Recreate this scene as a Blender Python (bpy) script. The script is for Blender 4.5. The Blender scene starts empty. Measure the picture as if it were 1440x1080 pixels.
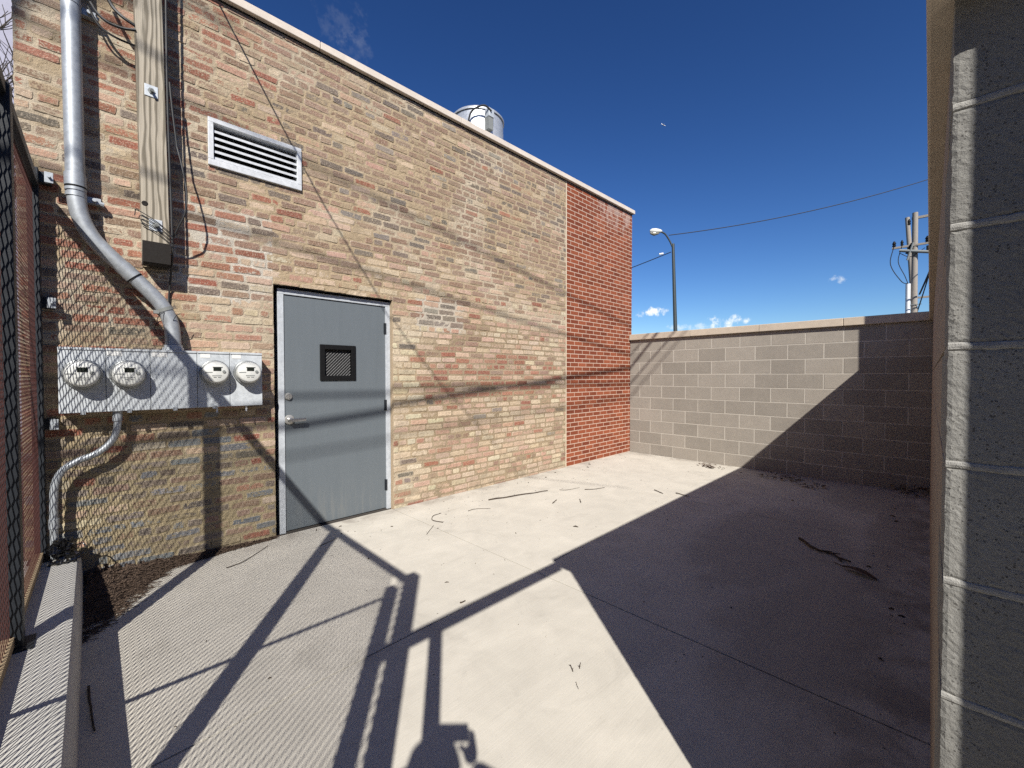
import bpy, math, random
import numpy as np
from mathutils import Vector, Matrix, noise as mnoise

scene = bpy.context.scene
COL = scene.collection
RNG = random.Random(11)

# ---------------------------------------------------------------- camera
cam_d = bpy.data.cameras.new('camera')
cam = bpy.data.objects.new('camera', cam_d)
COL.objects.link(cam)
YAW, PITCH, ROLL, EYE = 0.7979, -0.0200, -0.0007, 1.4062
fw = Vector((math.cos(YAW) * math.cos(PITCH), math.sin(YAW) * math.cos(PITCH), math.sin(PITCH)))
rt = Vector((math.sin(YAW), -math.cos(YAW), 0.0))
upv = rt.cross(fw)
rt2 = math.cos(ROLL) * rt + math.sin(ROLL) * upv
up2 = -math.sin(ROLL) * rt + math.cos(ROLL) * upv
M = Matrix((rt2, up2, -fw)).transposed().to_4x4()
M.translation = Vector((0, 0, EYE))
cam.matrix_world = M
cam_d.sensor_width = 36.0
cam_d.lens = 588.06 / 1440 * 36.0
cam_d.clip_start = 0.01
cam_d.clip_end = 12000
scene.camera = cam

# ---------------------------------------------------------------- light, sky, exposure
SX, SY = 0.68, 0.945                       # shadow run per metre of height, along x and y
SUN_EL = math.atan(1 / math.hypot(SX, SY))
SUN_AZ = math.atan2(-SX, -SY) % (2 * math.pi)   # where the sun stands, clockwise from +y
sun_d = bpy.data.lights.new('sun', 'SUN')
sun_d.energy = 4.6
sun_d.angle = math.radians(0.53)
sun_d.color = (1.0, 0.96, 0.895)
sun = bpy.data.objects.new('sun', sun_d)
sun.rotation_euler = Vector((SX, SY, -1)).to_track_quat('-Z', 'Y').to_euler()
sun.location = (-10, -12, 20)
COL.objects.link(sun)

scene.view_settings.view_transform = 'Standard'
scene.view_settings.look = 'None'
scene.view_settings.gamma = 1
scene.view_settings.use_curve_mapping = False
scene.view_settings.exposure = 0.82
scene.cycles.use_denoising = False

world = bpy.data.worlds.new('World')
scene.world = world
world.use_nodes = True
wt = world.node_tree
wt.nodes.clear()


def nd(nt, typ, ins=None, **props):
    n = nt.nodes.new(typ)
    for k, v in props.items():
        setattr(n, k, v)
    for k, v in (ins or {}).items():
        s = n.inputs[k]
        if isinstance(v, bpy.types.NodeSocket):
            nt.links.new(v, s)
        else:
            s.default_value = v
    return n


def mth(nt, op, a, b=None, c=None, clamp=False):
    n = nt.nodes.new('ShaderNodeMath')
    n.operation = op
    n.use_clamp = clamp
    for i, v in enumerate((a, b, c)):
        if v is None:
            continue
        if isinstance(v, bpy.types.NodeSocket):
            nt.links.new(v, n.inputs[i])
        else:
            n.inputs[i].default_value = v
    return n.outputs[0]


def mixc(nt, fac, a, b, mode='MIX'):
    n = nt.nodes.new('ShaderNodeMix')
    n.data_type = 'RGBA'
    n.blend_type = mode
    n.clamp_factor = True
    for s, v in ((n.inputs[0], fac), (n.inputs[6], a), (n.inputs[7], b)):
        if isinstance(v, bpy.types.NodeSocket):
            nt.links.new(v, s)
        elif isinstance(v, (tuple, list)):
            s.default_value = (v[0], v[1], v[2], 1)
        else:
            s.default_value = v
    return n.outputs[2]


def ramp(nt, fac, lo, hi):
    n = nt.nodes.new('ShaderNodeMapRange')
    n.interpolation_type = 'SMOOTHSTEP'
    nt.links.new(fac, n.inputs[0])
    n.inputs[1].default_value = lo
    n.inputs[2].default_value = hi
    return n.outputs[0]


def noise(nt, vec, scale, detail=3, rough=0.55, out='Fac', dist=0.0):
    n = nt.nodes.new('ShaderNodeTexNoise')
    n.inputs['Scale'].default_value = scale
    n.inputs['Detail'].default_value = detail
    n.inputs['Roughness'].default_value = rough
    n.inputs['Distortion'].default_value = dist
    if vec is not None:
        nt.links.new(vec, n.inputs['Vector'])
    return n.outputs[out]


SKY_STRENGTH = 0.05
sky = nd(wt, 'ShaderNodeTexSky', sky_type='NISHITA', sun_disc=False, sun_elevation=SUN_EL,
         sun_rotation=SUN_AZ, altitude=0, air_density=1.0, dust_density=0.3, ozone_density=4.0)
tc = nd(wt, 'ShaderNodeTexCoord')
skyc = nd(wt, 'ShaderNodeHueSaturation', {'Hue': 0.505, 'Saturation': 1.15, 'Value': 1.15, 'Color': sky.outputs[0]}).outputs[0]
# small fair-weather clouds: direction, half width, half height, density
CLOUDS = [((0.944, 0.481, 0.152), 0.036, 0.015, 1.0), ((1.062, 0.36, 0.128), 0.046, 0.019, 0.85),
          ((1.259, 0.175, 0.229), 0.020, 0.010, 0.55), ((1.02, 0.41, 0.118), 0.07, 0.012, 0.4),
          ((0.418, 1.012, 0.84), 0.05, 0.045, 0.035), ((0.44, 1.0, 0.78), 0.04, 0.04, 0.03)]
skyc = nd(wt, 'ShaderNodeVectorMath', {0: skyc, 1: (0.098, 0.098, 0.098)}, operation='MULTIPLY').outputs[0]
skyc = nd(wt, 'ShaderNodeGamma', {'Color': skyc, 'Gamma': 1.35}).outputs[0]
skyc = nd(wt, 'ShaderNodeVectorMath', {0: skyc, 1: (13.5, 13.5, 13.5)}, operation='MULTIPLY').outputs[0]
col = skyc
for (d, a, b, dens) in CLOUDS:
    d = Vector(d).normalized()
    e1 = Vector((d.y, -d.x, 0)).normalized()
    e2 = e1.cross(d)
    u = nd(wt, 'ShaderNodeVectorMath', {0: tc.outputs['Generated'], 1: tuple(e1)}, operation='DOT_PRODUCT').outputs['Value']
    v = nd(wt, 'ShaderNodeVectorMath', {0: tc.outputs['Generated'], 1: tuple(e2)}, operation='DOT_PRODUCT').outputs['Value']
    w = nd(wt, 'ShaderNodeVectorMath', {0: tc.outputs['Generated'], 1: tuple(d)}, operation='DOT_PRODUCT').outputs['Value']
    uu = mth(wt, 'POWER', mth(wt, 'ABSOLUTE', mth(wt, 'DIVIDE', u, a)), 2.0)
    vv = mth(wt, 'POWER', mth(wt, 'ABSOLUTE', mth(wt, 'DIVIDE', v, b)), 2.0)
    r2 = mth(wt, 'ADD', uu, vv)
    nz = noise(wt, tc.outputs['Generated'], 55, 6, 0.62)
    body = mth(wt, 'SUBTRACT', mth(wt, 'ADD', mth(wt, 'MULTIPLY', nz, 4.0), -1.35), r2)
    m = ramp(wt, body, 0.0, 1.1)
    m = mth(wt, 'MULTIPLY', mth(wt, 'MULTIPLY', m, dens), mth(wt, 'GREATER_THAN', w, 0.5), clamp=True)
    col = mixc(wt, m, col, (13.0, 13.2, 12.6))
col = nd(wt, 'ShaderNodeVectorMath', {0: col, 1: (1.0, 1.0, 1.0)}, operation='MULTIPLY').outputs[0]
bg = nd(wt, 'ShaderNodeBackground', {'Color': col, 'Strength': SKY_STRENGTH})
wo = nd(wt, 'ShaderNodeOutputWorld')
wt.links.new(bg.outputs[0], wo.inputs[0])

# ================================================================ materials


def material(name):
    m = bpy.data.materials.new(name)
    m.use_nodes = True
    nt = m.node_tree
    b = nt.nodes['Principled BSDF']
    return m, nt, b


def setin(nt, b, key, v):
    s = b.inputs[key]
    if key == 'Base Color' and isinstance(v, bpy.types.NodeSocket):
        v = nd(nt, 'ShaderNodeVectorMath', {0: v, 3: 0.8}, operation='SCALE').outputs[0]
    if isinstance(v, bpy.types.NodeSocket):
        nt.links.new(v, s)
    elif isinstance(v, (tuple, list)):
        s.default_value = (v[0], v[1], v[2], 1)
    else:
        s.default_value = v


def bump(nt, b, h, strength=0.4, dist=0.004):
    n = nd(nt, 'ShaderNodeBump', {'Height': h, 'Strength': strength, 'Distance': dist})
    nt.links.new(n.outputs[0], b.inputs['Normal'])


def pos(nt):
    return nd(nt, 'ShaderNodeNewGeometry').outputs['Position']


def plain(name, c, rough=0.6, metal=0.0, nscale=30, namt=0.18, bumpd=0.0, spec=0.5):
    m, nt, b = material(name)
    p = pos(nt)
    n1 = noise(nt, p, nscale, 4)
    f = mth(nt, 'ADD', mth(nt, 'MULTIPLY', mth(nt, 'SUBTRACT', n1, 0.5), namt * 2), 1.0)
    cc = nd(nt, 'ShaderNodeVectorMath', {0: (c[0], c[1], c[2]), 3: f}, operation='SCALE').outputs[0]
    setin(nt, b, 'Base Color', cc)
    setin(nt, b, 'Roughness', mth(nt, 'ADD', mth(nt, 'MULTIPLY', n1, 0.25), rough - 0.125))
    setin(nt, b, 'Metallic', metal)
    setin(nt, b, 'Specular IOR Level', spec)
    if bumpd:
        bump(nt, b, noise(nt, p, nscale * 6, 4), 0.5, bumpd)
    return m


def make_masonry():
    """bricks and mortar: per-vertex brick colour (Col, alpha = smear) and mortar colour (Mort)"""
    m, nt, b = material('old_masonry')
    p = pos(nt)
    ca = nd(nt, 'ShaderNodeAttribute', attribute_name='Col')
    ma = nd(nt, 'ShaderNodeAttribute', attribute_name='Mort')
    n_big = noise(nt, p, 9, 4, 0.6)
    n_mid = noise(nt, p, 42, 5, 0.68)
    n_fine = noise(nt, p, 190, 4, 0.7)
    n_edge = noise(nt, p, 95, 5, 0.72)
    brick = mixc(nt, ramp(nt, n_mid, 0.40, 0.75), ca.outputs['Color'],
                 nd(nt, 'ShaderNodeVectorMath', {0: ca.outputs['Color'], 3: 0.70}, operation='SCALE').outputs[0])
    brick = mixc(nt, mth(nt, 'MULTIPLY', ramp(nt, n_edge, 0.50, 0.64), 0.62), brick, (0.60, 0.50, 0.385))
    brick = mixc(nt, mth(nt, 'MULTIPLY', ramp(nt, n_fine, 0.60, 0.72), 0.35), brick, (0.16, 0.11, 0.08))
    mort = mixc(nt, ramp(nt, n_fine, 0.35, 0.7), ma.outputs['Color'],
                nd(nt, 'ShaderNodeVectorMath', {0: ma.outputs['Color'], 3: 0.80}, operation='SCALE').outputs[0])
    mort = mixc(nt, mth(nt, 'MULTIPLY', ramp(nt, n_big, 0.45, 0.7), 0.22), mort, (0.28, 0.22, 0.14))
    s = mth(nt, 'ADD', mth(nt, 'MULTIPLY', n_mid, 0.48), mth(nt, 'ADD', mth(nt, 'MULTIPLY', n_big, 0.24), mth(nt, 'MULTIPLY', n_edge, 0.28)))
    # smear 0 -> threshold above all noise, smear 1 -> below
    th = mth(nt, 'SUBTRACT', 0.72, mth(nt, 'MULTIPLY', ca.outputs['Alpha'], 0.38))
    msk = nd(nt, 'ShaderNodeMapRange', {0: mth(nt, 'SUBTRACT', s, th), 1: -0.035, 2: 0.035}, interpolation_type='SMOOTHSTEP').outputs[0]
    sp = nd(nt, 'ShaderNodeSeparateXYZ', {0: p})
    mp = nd(nt, 'ShaderNodeMapping', {'Vector': p, 'Scale': (5.0, 5.0, 0.55)})
    run = ramp(nt, noise(nt, mp.outputs[0], 1.6, 5, 0.65), 0.50, 0.72)
    foot = mth(nt, 'MULTIPLY', mth(nt, 'SUBTRACT', 1.0, ramp(nt, sp.outputs['Z'], 0.02, 0.34)), ramp(nt, n_big, 0.35, 0.65))
    fin = mixc(nt, msk, brick, mort)
    fin = mixc(nt, mth(nt, 'MULTIPLY', run, 0.20), fin, (0.17, 0.135, 0.10))
    fin = mixc(nt, mth(nt, 'MULTIPLY', foot, 0.35), fin, (0.20, 0.165, 0.125))
    grit = mth(nt, 'ADD', 0.80, mth(nt, 'MULTIPLY', noise(nt, p, 420, 2, 0.6), 0.40))
    setin(nt, b, 'Base Color', nd(nt, 'ShaderNodeVectorMath', {0: fin, 3: grit}, operation='SCALE').outputs[0])
    setin(nt, b, 'Roughness', 0.92)
    setin(nt, b, 'Specular IOR Level', 0.2)
    h = mth(nt, 'ADD', mth(nt, 'MULTIPLY', n_mid, 1.0), mth(nt, 'MULTIPLY', n_fine, 0.5))
    bump(nt, b, h, 0.85, 0.010)
    return m


def make_red_brick():
    m, nt, b = material('red_face_brick')
    p = pos(nt)
    ca = nd(nt, 'ShaderNodeAttribute', attribute_name='Col')
    n1 = noise(nt, p, 60, 4, 0.6)
    n2 = noise(nt, p, 260, 3, 0.6)
    c = mixc(nt, ramp(nt, n1, 0.35, 0.75), ca.outputs['Color'],
             nd(nt, 'ShaderNodeVectorMath', {0: ca.outputs['Color'], 3: 0.72}, operation='SCALE').outputs[0])
    sp = nd(nt, 'ShaderNodeSeparateXYZ', {0: p})
    # pale lime bloom washed down below the coping near the corner
    bl = mth(nt, 'MULTIPLY', ramp(nt, sp.outputs['Z'], 3.75, 4.25), ramp(nt, sp.outputs['X'], 5.6, 6.2))
    bl = mth(nt, 'MULTIPLY', bl, ramp(nt, noise(nt, p, 5.5, 5, 0.6), 0.44, 0.62))
    c = mixc(nt, mth(nt, 'MULTIPLY', bl, 0.45), c, (0.55, 0.47, 0.42))
    c = mixc(nt, mth(nt, 'MULTIPLY', ramp(nt, n2, 0.6, 0.8), 0.3), c, (0.36, 0.16, 0.09))
    setin(nt, b, 'Base Color', c)
    setin(nt, b, 'Specular IOR Level', 0.15)
    setin(nt, b, 'Roughness', 0.88)
    bump(nt, b, n2, 0.4, 0.003)
    return m


def make_block(name, c, speck=0.35, rand=0.16, bd=0.004, pits=0.5):
    m, nt, b = material(name)
    p = pos(nt)
    oi = nd(nt, 'ShaderNodeObjectInfo')
    n1 = noise(nt, p, 14, 4, 0.6)
    n2 = noise(nt, p, 170, 4, 0.75)
    n3 = noise(nt, p, 2.0, 4, 0.6)
    f = mth(nt, 'ADD', 1.0 - rand / 2, mth(nt, 'MULTIPLY', oi.outputs['Random'], rand))
    f = mth(nt, 'MULTIPLY', f, mth(nt, 'ADD', 0.84, mth(nt, 'MULTIPLY', n1, 0.32)))
    f = mth(nt, 'MULTIPLY', f, mth(nt, 'ADD', 1 - speck / 2, mth(nt, 'MULTIPLY', n2, speck)))
    f = mth(nt, 'MULTIPLY', f, mth(nt, 'ADD', 0.86, mth(nt, 'MULTIPLY', n3, 0.28)))
    cc = nd(nt, 'ShaderNodeVectorMath', {0: c, 3: f}, operation='SCALE').outputs[0]
    v = nd(nt, 'ShaderNodeTexVoronoi', {'Vector': p, 'Scale': 130.0})
    pit = mth(nt, 'MULTIPLY', mth(nt, 'LESS_THAN', v.outputs['Distance'], 0.22), mth(nt, 'GREATER_THAN', n1, 0.5))
    cc = mixc(nt, mth(nt, 'MULTIPLY', pit, pits), cc, (0.07, 0.065, 0.06))
    setin(nt, b, 'Base Color', cc)
    setin(nt, b, 'Roughness', 0.92)
    setin(nt, b, 'Specular IOR Level', 0.2)
    bump(nt, b, mth(nt, 'ADD', n2, mth(nt, 'MULTIPLY', n1, 0.6)), 0.6, bd)
    return m


W_, D_ = 4.013, 6.959


def make_concrete(name, c, stain=0.5):
    m, nt, b = material(name)
    p = pos(nt)
    n_l = noise(nt, p, 0.75, 5, 0.6, dist=0.4)
    n_m = noise(nt, p, 3.4, 5, 0.62, dist=0.6)
    n_f = noise(nt, p, 120, 4, 0.7)
    mp = nd(nt, 'ShaderNodeMapping', {'Vector': p, 'Rotation': (0, 0, 0.09), 'Scale': (3.0, 90.0, 3.0)})
    br = noise(nt, mp.outputs[0], 1.6, 3, 0.6)
    mp2 = nd(nt, 'ShaderNodeMapping', {'Vector': p, 'Rotation': (0, 0, 0.75), 'Scale': (1.2, 14.0, 1.0)})
    tr = noise(nt, mp2.outputs[0], 1.7, 4, 0.6)
    f = mth(nt, 'ADD', 0.80, mth(nt, 'MULTIPLY', n_l, 0.18))
    f = mth(nt, 'MULTIPLY', f, mth(nt, 'ADD', 0.80, mth(nt, 'MULTIPLY', n_m, 0.40)))
    f = mth(nt, 'MULTIPLY', f, mth(nt, 'ADD', 0.93, mth(nt, 'MULTIPLY', n_f, 0.14)))
    f = mth(nt, 'MULTIPLY', f, mth(nt, 'ADD', 0.955, mth(nt, 'MULTIPLY', br, 0.09)))
    f = mth(nt, 'MULTIPLY', f, mth(nt, 'ADD', 0.94, mth(nt, 'MULTIPLY', tr, 0.12)))
    cc = nd(nt, 'ShaderNodeVectorMath', {0: c, 3: f}, operation='SCALE').outputs[0]
    blot = mth(nt, 'MULTIPLY', ramp(nt, noise(nt, p, 1.5, 6, 0.68, dist=1.2), 0.55, 0.72), stain)
    cc = mixc(nt, mth(nt, 'MULTIPLY', blot, 0.6), cc, (0.27, 0.25, 0.215))
    # old damp stains with a shape of their own on the far side of the yard
    sp = nd(nt, 'ShaderNodeSeparateXYZ', {0: p})
    st = None
    for (x, y, rx, ry, k) in ((4.0, 0.95, 1.3, .62, .8), (2.9, .45, 1.1, .5, .85), (6.2, .55, .7, .5, .7), (5.0, 0.25, 1.9, .22, .8),
                              (6.75, 1.1, .35, 1.0, .55)):
        du = mth(nt, 'POWER', mth(nt, 'ABSOLUTE', mth(nt, 'DIVIDE', mth(nt, 'SUBTRACT', sp.outputs['X'], x), rx)), 2.0)
        dv = mth(nt, 'POWER', mth(nt, 'ABSOLUTE', mth(nt, 'DIVIDE', mth(nt, 'SUBTRACT', sp.outputs['Y'], y), ry)), 2.0)
        q = mth(nt, 'SUBTRACT', mth(nt, 'MULTIPLY', n_m, 2.2), mth(nt, 'ADD', du, dv))
        q = mth(nt, 'MULTIPLY', ramp(nt, q, -0.1, 0.8), k)
        st = q if st is None else mth(nt, 'MAXIMUM', st, q)
    cc = mixc(nt, mth(nt, 'MULTIPLY', st, 0.50 * stain * 2), cc, (0.21, 0.18, 0.15))
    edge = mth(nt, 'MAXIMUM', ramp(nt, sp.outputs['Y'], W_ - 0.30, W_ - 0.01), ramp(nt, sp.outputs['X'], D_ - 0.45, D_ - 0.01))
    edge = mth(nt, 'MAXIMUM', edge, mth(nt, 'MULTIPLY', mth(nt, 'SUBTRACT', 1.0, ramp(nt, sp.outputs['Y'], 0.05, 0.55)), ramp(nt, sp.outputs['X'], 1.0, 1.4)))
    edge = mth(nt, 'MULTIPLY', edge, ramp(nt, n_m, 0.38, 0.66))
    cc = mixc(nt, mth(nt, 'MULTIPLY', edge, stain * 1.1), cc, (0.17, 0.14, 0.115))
    v = nd(nt, 'ShaderNodeTexVoronoi', {'Vector': p, 'Scale': 7.0, 'Randomness': 1.0})
    spots = mth(nt, 'MULTIPLY', mth(nt, 'LESS_THAN', v.outputs['Distance'], mth(nt, 'MULTIPLY', n_m, 0.13)), ramp(nt, n_l, 0.45, 0.6))
    cc = mixc(nt, mth(nt, 'MULTIPLY', spots, 0.28), cc, (0.2, 0.18, 0.155))
    speck = ramp(nt, noise(nt, p, 60, 2, 0.5), 0.70, 0.76)
    cc = mixc(nt, mth(nt, 'MULTIPLY', speck, 0.35), cc, (0.2, 0.17, 0.14))
    setin(nt, b, 'Base Color', cc)
    setin(nt, b, 'Roughness', 0.9)
    setin(nt, b, 'Specular IOR Level', 0.25)
    bump(nt, b, mth(nt, 'ADD', mth(nt, 'MULTIPLY', n_f, 0.5), br), 0.35, 0.002)
    return m


def make_wood():
    m, nt, b = material('weathered_timber')
    p = pos(nt)
    mp = nd(nt, 'ShaderNodeMapping', {'Vector': p, 'Scale': (1.0, 1.0, 0.12)})
    w = nd(nt, 'ShaderNodeTexWave', {'Vector': mp.outputs[0], 'Scale': 9.0, 'Distortion': 8.5, 'Detail': 3.5, 'Detail Scale': 1.3},
           wave_type='BANDS', bands_direction='X')
    mp2 = nd(nt, 'ShaderNodeMapping', {'Vector': p, 'Scale': (60.0, 60.0, 1.5)})
    g = noise(nt, mp2.outputs[0], 2.0, 4, 0.6)
    c = mixc(nt, ramp(nt, w.outputs['Fac'], 0.35, 0.98), (0.42, 0.37, 0.29), (0.17, 0.145, 0.105))
    c = mixc(nt, mth(nt, 'MULTIPLY', ramp(nt, g, 0.45, 0.75), 0.5), c, (0.13, 0.12, 0.09))
    setin(nt, b, 'Base Color', c)
    setin(nt, b, 'Roughness', 0.85)
    bump(nt, b, mth(nt, 'ADD', w.outputs['Fac'], g), 0.4, 0.003)
    return m


def make_galv(name, c, rough=0.42, metal=0.75):
    m, nt, b = material(name)
    p = pos(nt)
    n1 = noise(nt, p, 26, 4, 0.6)
    v = nd(nt, 'ShaderNodeTexVoronoi', {'Vector': p, 'Scale': 55.0})
    mp = nd(nt, 'ShaderNodeMapping', {'Vector': p, 'Scale': (26.0, 26.0, 2.2)})
    st = noise(nt, mp.outputs[0], 1.0, 4, 0.6)
    f = mth(nt, 'ADD', 0.72, mth(nt, 'MULTIPLY', n1, 0.34))
    f = mth(nt, 'MULTIPLY', f, mth(nt, 'ADD', 0.9, mth(nt, 'MULTIPLY', v.outputs['Color'], 0.16)))
    f = mth(nt, 'MULTIPLY', f, mth(nt, 'ADD', 0.86, mth(nt, 'MULTIPLY', st, 0.28)))
    cc = nd(nt, 'ShaderNodeVectorMath', {0: c, 3: f}, operation='SCALE').outputs[0]
    setin(nt, b, 'Base Color', cc)
    setin(nt, b, 'Metallic', metal)
    setin(nt, b, 'Roughness', mth(nt, 'ADD', rough - 0.1, mth(nt, 'MULTIPLY', n1, 0.25)))
    bump(nt, b, n1, 0.12, 0.002)
    return m


def make_door():
    m, nt, b = material('door_paint')
    p = pos(nt)
    n1 = noise(nt, p, 3.0, 4, 0.6)
    mp = nd(nt, 'ShaderNodeMapping', {'Vector': p, 'Scale': (9.0, 9.0, 1.0)})
    n2 = noise(nt, mp.outputs[0], 2.0, 4, 0.6)
    n3 = noise(nt, p, 320, 2, 0.5)
    f = mth(nt, 'ADD', 0.93, mth(nt, 'MULTIPLY', mth(nt, 'ADD', n1, n2), 0.07))
    cc = nd(nt, 'ShaderNodeVectorMath', {0: (0.128, 0.148, 0.163), 3: f}, operation='SCALE').outputs[0]
    sp = nd(nt, 'ShaderNodeSeparateXYZ', {0: p})
    d = mth(nt, 'MULTIPLY', mth(nt, 'SUBTRACT', 1.0, ramp(nt, sp.outputs['Z'], 0.0, 0.5)), ramp(nt, n2, 0.45, 0.75))
    cc = mixc(nt, mth(nt, 'MULTIPLY', d, 0.4), cc, (0.25, 0.24, 0.21))
    setin(nt, b, 'Base Color', cc)
    setin(nt, b, 'Roughness', mth(nt, 'ADD', 0.42, mth(nt, 'MULTIPLY', n2, 0.2)))
    return m


MAT = dict(
    masonry=make_masonry(), redbrick=make_red_brick(),
    red_mortar=plain('pale_pink_mortar', (0.52, 0.385, 0.30), 0.9, 0, 60, 0.15, 0.002),
    block=make_block('grey_block', (0.325, 0.292, 0.248), 0.35, 0.24),
    block_rough=make_block('rough_block_end', (0.27, 0.263, 0.24), 0.5, 0.1, 0.004, 0.7),
    block_tan=make_block('tan_block_face', (0.36, 0.29, 0.225), 0.12, 0.05, 0.001, 0.0),
    mortar=plain('pale_mortar', (0.50, 0.46, 0.395), 0.92, 0, 80, 0.2, 0.002),
    mortar_buff=plain('buff_mortar', (0.42, 0.32, 0.21), 0.92, 0, 60, 0.25, 0.003),
    mortar_dark=plain('grey_mortar', (0.36, 0.35, 0.32), 0.92, 0, 80, 0.25, 0.003),
    coping=make_block('cast_stone_coping', (0.56, 0.475, 0.375), 0.10, 0.08, 0.001, 0.0),
    coping_roof=make_block('roof_coping_stone', (0.66, 0.58, 0.50), 0.10, 0.05, 0.001, 0.0),
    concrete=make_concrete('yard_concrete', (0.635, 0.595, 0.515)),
    curbc=make_concrete('curb_concrete', (0.62, 0.60, 0.55), 0.25),
    joint=plain('joint_dirt', (0.06, 0.052, 0.045), 0.95, 0, 40, 0.3),
    ground=plain('gravelly_asphalt', (0.09, 0.088, 0.085), 0.95, 0, 6, 0.35, 0.004),
    wood=make_wood(), endgrain=plain('dark_end_grain', (0.011, 0.008, 0.006), 0.95, 0, 60, 0.3, 0.002),
    galv=make_galv('galvanised_pipe', (0.46, 0.49, 0.52), 0.5, 0.45), galv2=make_galv('galvanised_sheet', (0.62, 0.66, 0.69), 0.5, 0.3),
    cabinet=make_galv('grey_enamel_cabinet', (0.60, 0.635, 0.66), 0.48, 0.05),
    alu=make_galv('painted_louvre', (0.70, 0.72, 0.74), 0.5, 0.1),
    frame=make_galv('grey_frame_paint', (0.55, 0.585, 0.62), 0.5, 0.05),
    door=make_door(), black=plain('black_plastic', (0.005, 0.005, 0.0055), 0.6, 0, 40, 0.2, 0.0, 0.2),
    cable=plain('black_cable_jacket', (0.014, 0.014, 0.015), 0.6, 0, 20, 0.2),
    void=plain('dark_duct_and_shade', (0.006, 0.006, 0.006), 0.9, 0, 20, 0.1),
    chrome=plain('satin_chrome', (0.60, 0.59, 0.56), 0.32, 0.6, 30, 0.05),
    meterw=plain('meter_white', (0.66, 0.665, 0.63), 0.35, 0, 25, 0.05), meterring=make_galv('meter_ring', (0.36, 0.375, 0.37), 0.4, 0.4),
    lcd=plain('meter_display', (0.02, 0.024, 0.02), 0.2, 0, 30, 0.2),
    meterdk=plain('meter_grey', (0.22, 0.23, 0.22), 0.5, 0, 30, 0.1),
    sticker=plain('paper_sticker', (0.75, 0.75, 0.72), 0.6, 0, 300, 0.25),
    steel=plain('dark_blue_grey_steel', (0.017, 0.020, 0.025), 0.5, 0.0, 30, 0.25, 0.001, 0.35),
    mesh=plain('red_brown_mesh_paint', (0.062, 0.017, 0.013), 0.7, 0, 40, 0.25, 0.0, 0.25),
    board=plain('tan_board', (0.30, 0.22, 0.13), 0.85, 0, 25, 0.3),
    sealant=plain('pale_sealant', (0.62, 0.54, 0.40), 0.7, 0, 30, 0.08),
    bark=plain('dark_bark', (0.085, 0.07, 0.058), 0.95, 0, 30, 0.4, 0.004),
    twig=plain('dead_twig', (0.055, 0.038, 0.026), 0.9, 0, 60, 0.4),
    leaf=plain('dead_leaf', (0.075, 0.042, 0.026), 0.9, 0, 40, 0.45),
    mulch=plain('leaf_mould', (0.10, 0.066, 0.045), 0.95, 0, 50, 0.5, 0.006),
    pole=plain('weathered_pole', (0.30, 0.265, 0.225), 0.9, 0, 20, 0.3, 0.003),
    lamp=plain('dark_green_grey_pole', (0.05, 0.06, 0.058), 0.5, 0.2, 20, 0.2),
    lamphead=plain('lamp_head', (0.62, 0.61, 0.56), 0.5, 0, 20, 0.1), lens=plain('lamp_lens', (0.35, 0.33, 0.26), 0.3, 0, 20, 0.1),
    white=plain('white_pvc', (0.72, 0.73, 0.74), 0.45, 0, 20, 0.05), glassy=plain('dark_window_glass', (0.03, 0.04, 0.05), 0.08, 0, 10, 0.1),
    stucco=plain('lavender_stucco', (0.40, 0.39, 0.47), 0.9, 0, 3, 0.25, 0.003),
    rough_brick=plain('brown_neighbour_brick', (0.26, 0.15, 0.10), 0.9, 0, 20, 0.3, 0.004),
    roofing=plain('grey_roofing', (0.20, 0.20, 0.20), 0.9, 0, 8, 0.2, 0.003),
    fan=make_galv('spun_aluminium', (0.72, 0.74, 0.76), 0.38, 0.55),
    skin=plain('skin', (0.50, 0.31, 0.22), 0.55, 0, 40, 0.08), cloth=plain('navy_jacket_cloth', (0.03, 0.04, 0.07), 0.9, 0, 60, 0.2, 0.002),
    denim=plain('denim', (0.06, 0.085, 0.14), 0.9, 0, 80, 0.25, 0.002), hair=plain('brown_hair', (0.04, 0.026, 0.018), 0.6, 0, 90, 0.4),
    shoe=plain('dark_shoe_leather', (0.03, 0.025, 0.022), 0.5, 0, 30, 0.2),
)

# ================================================================ helpers


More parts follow.
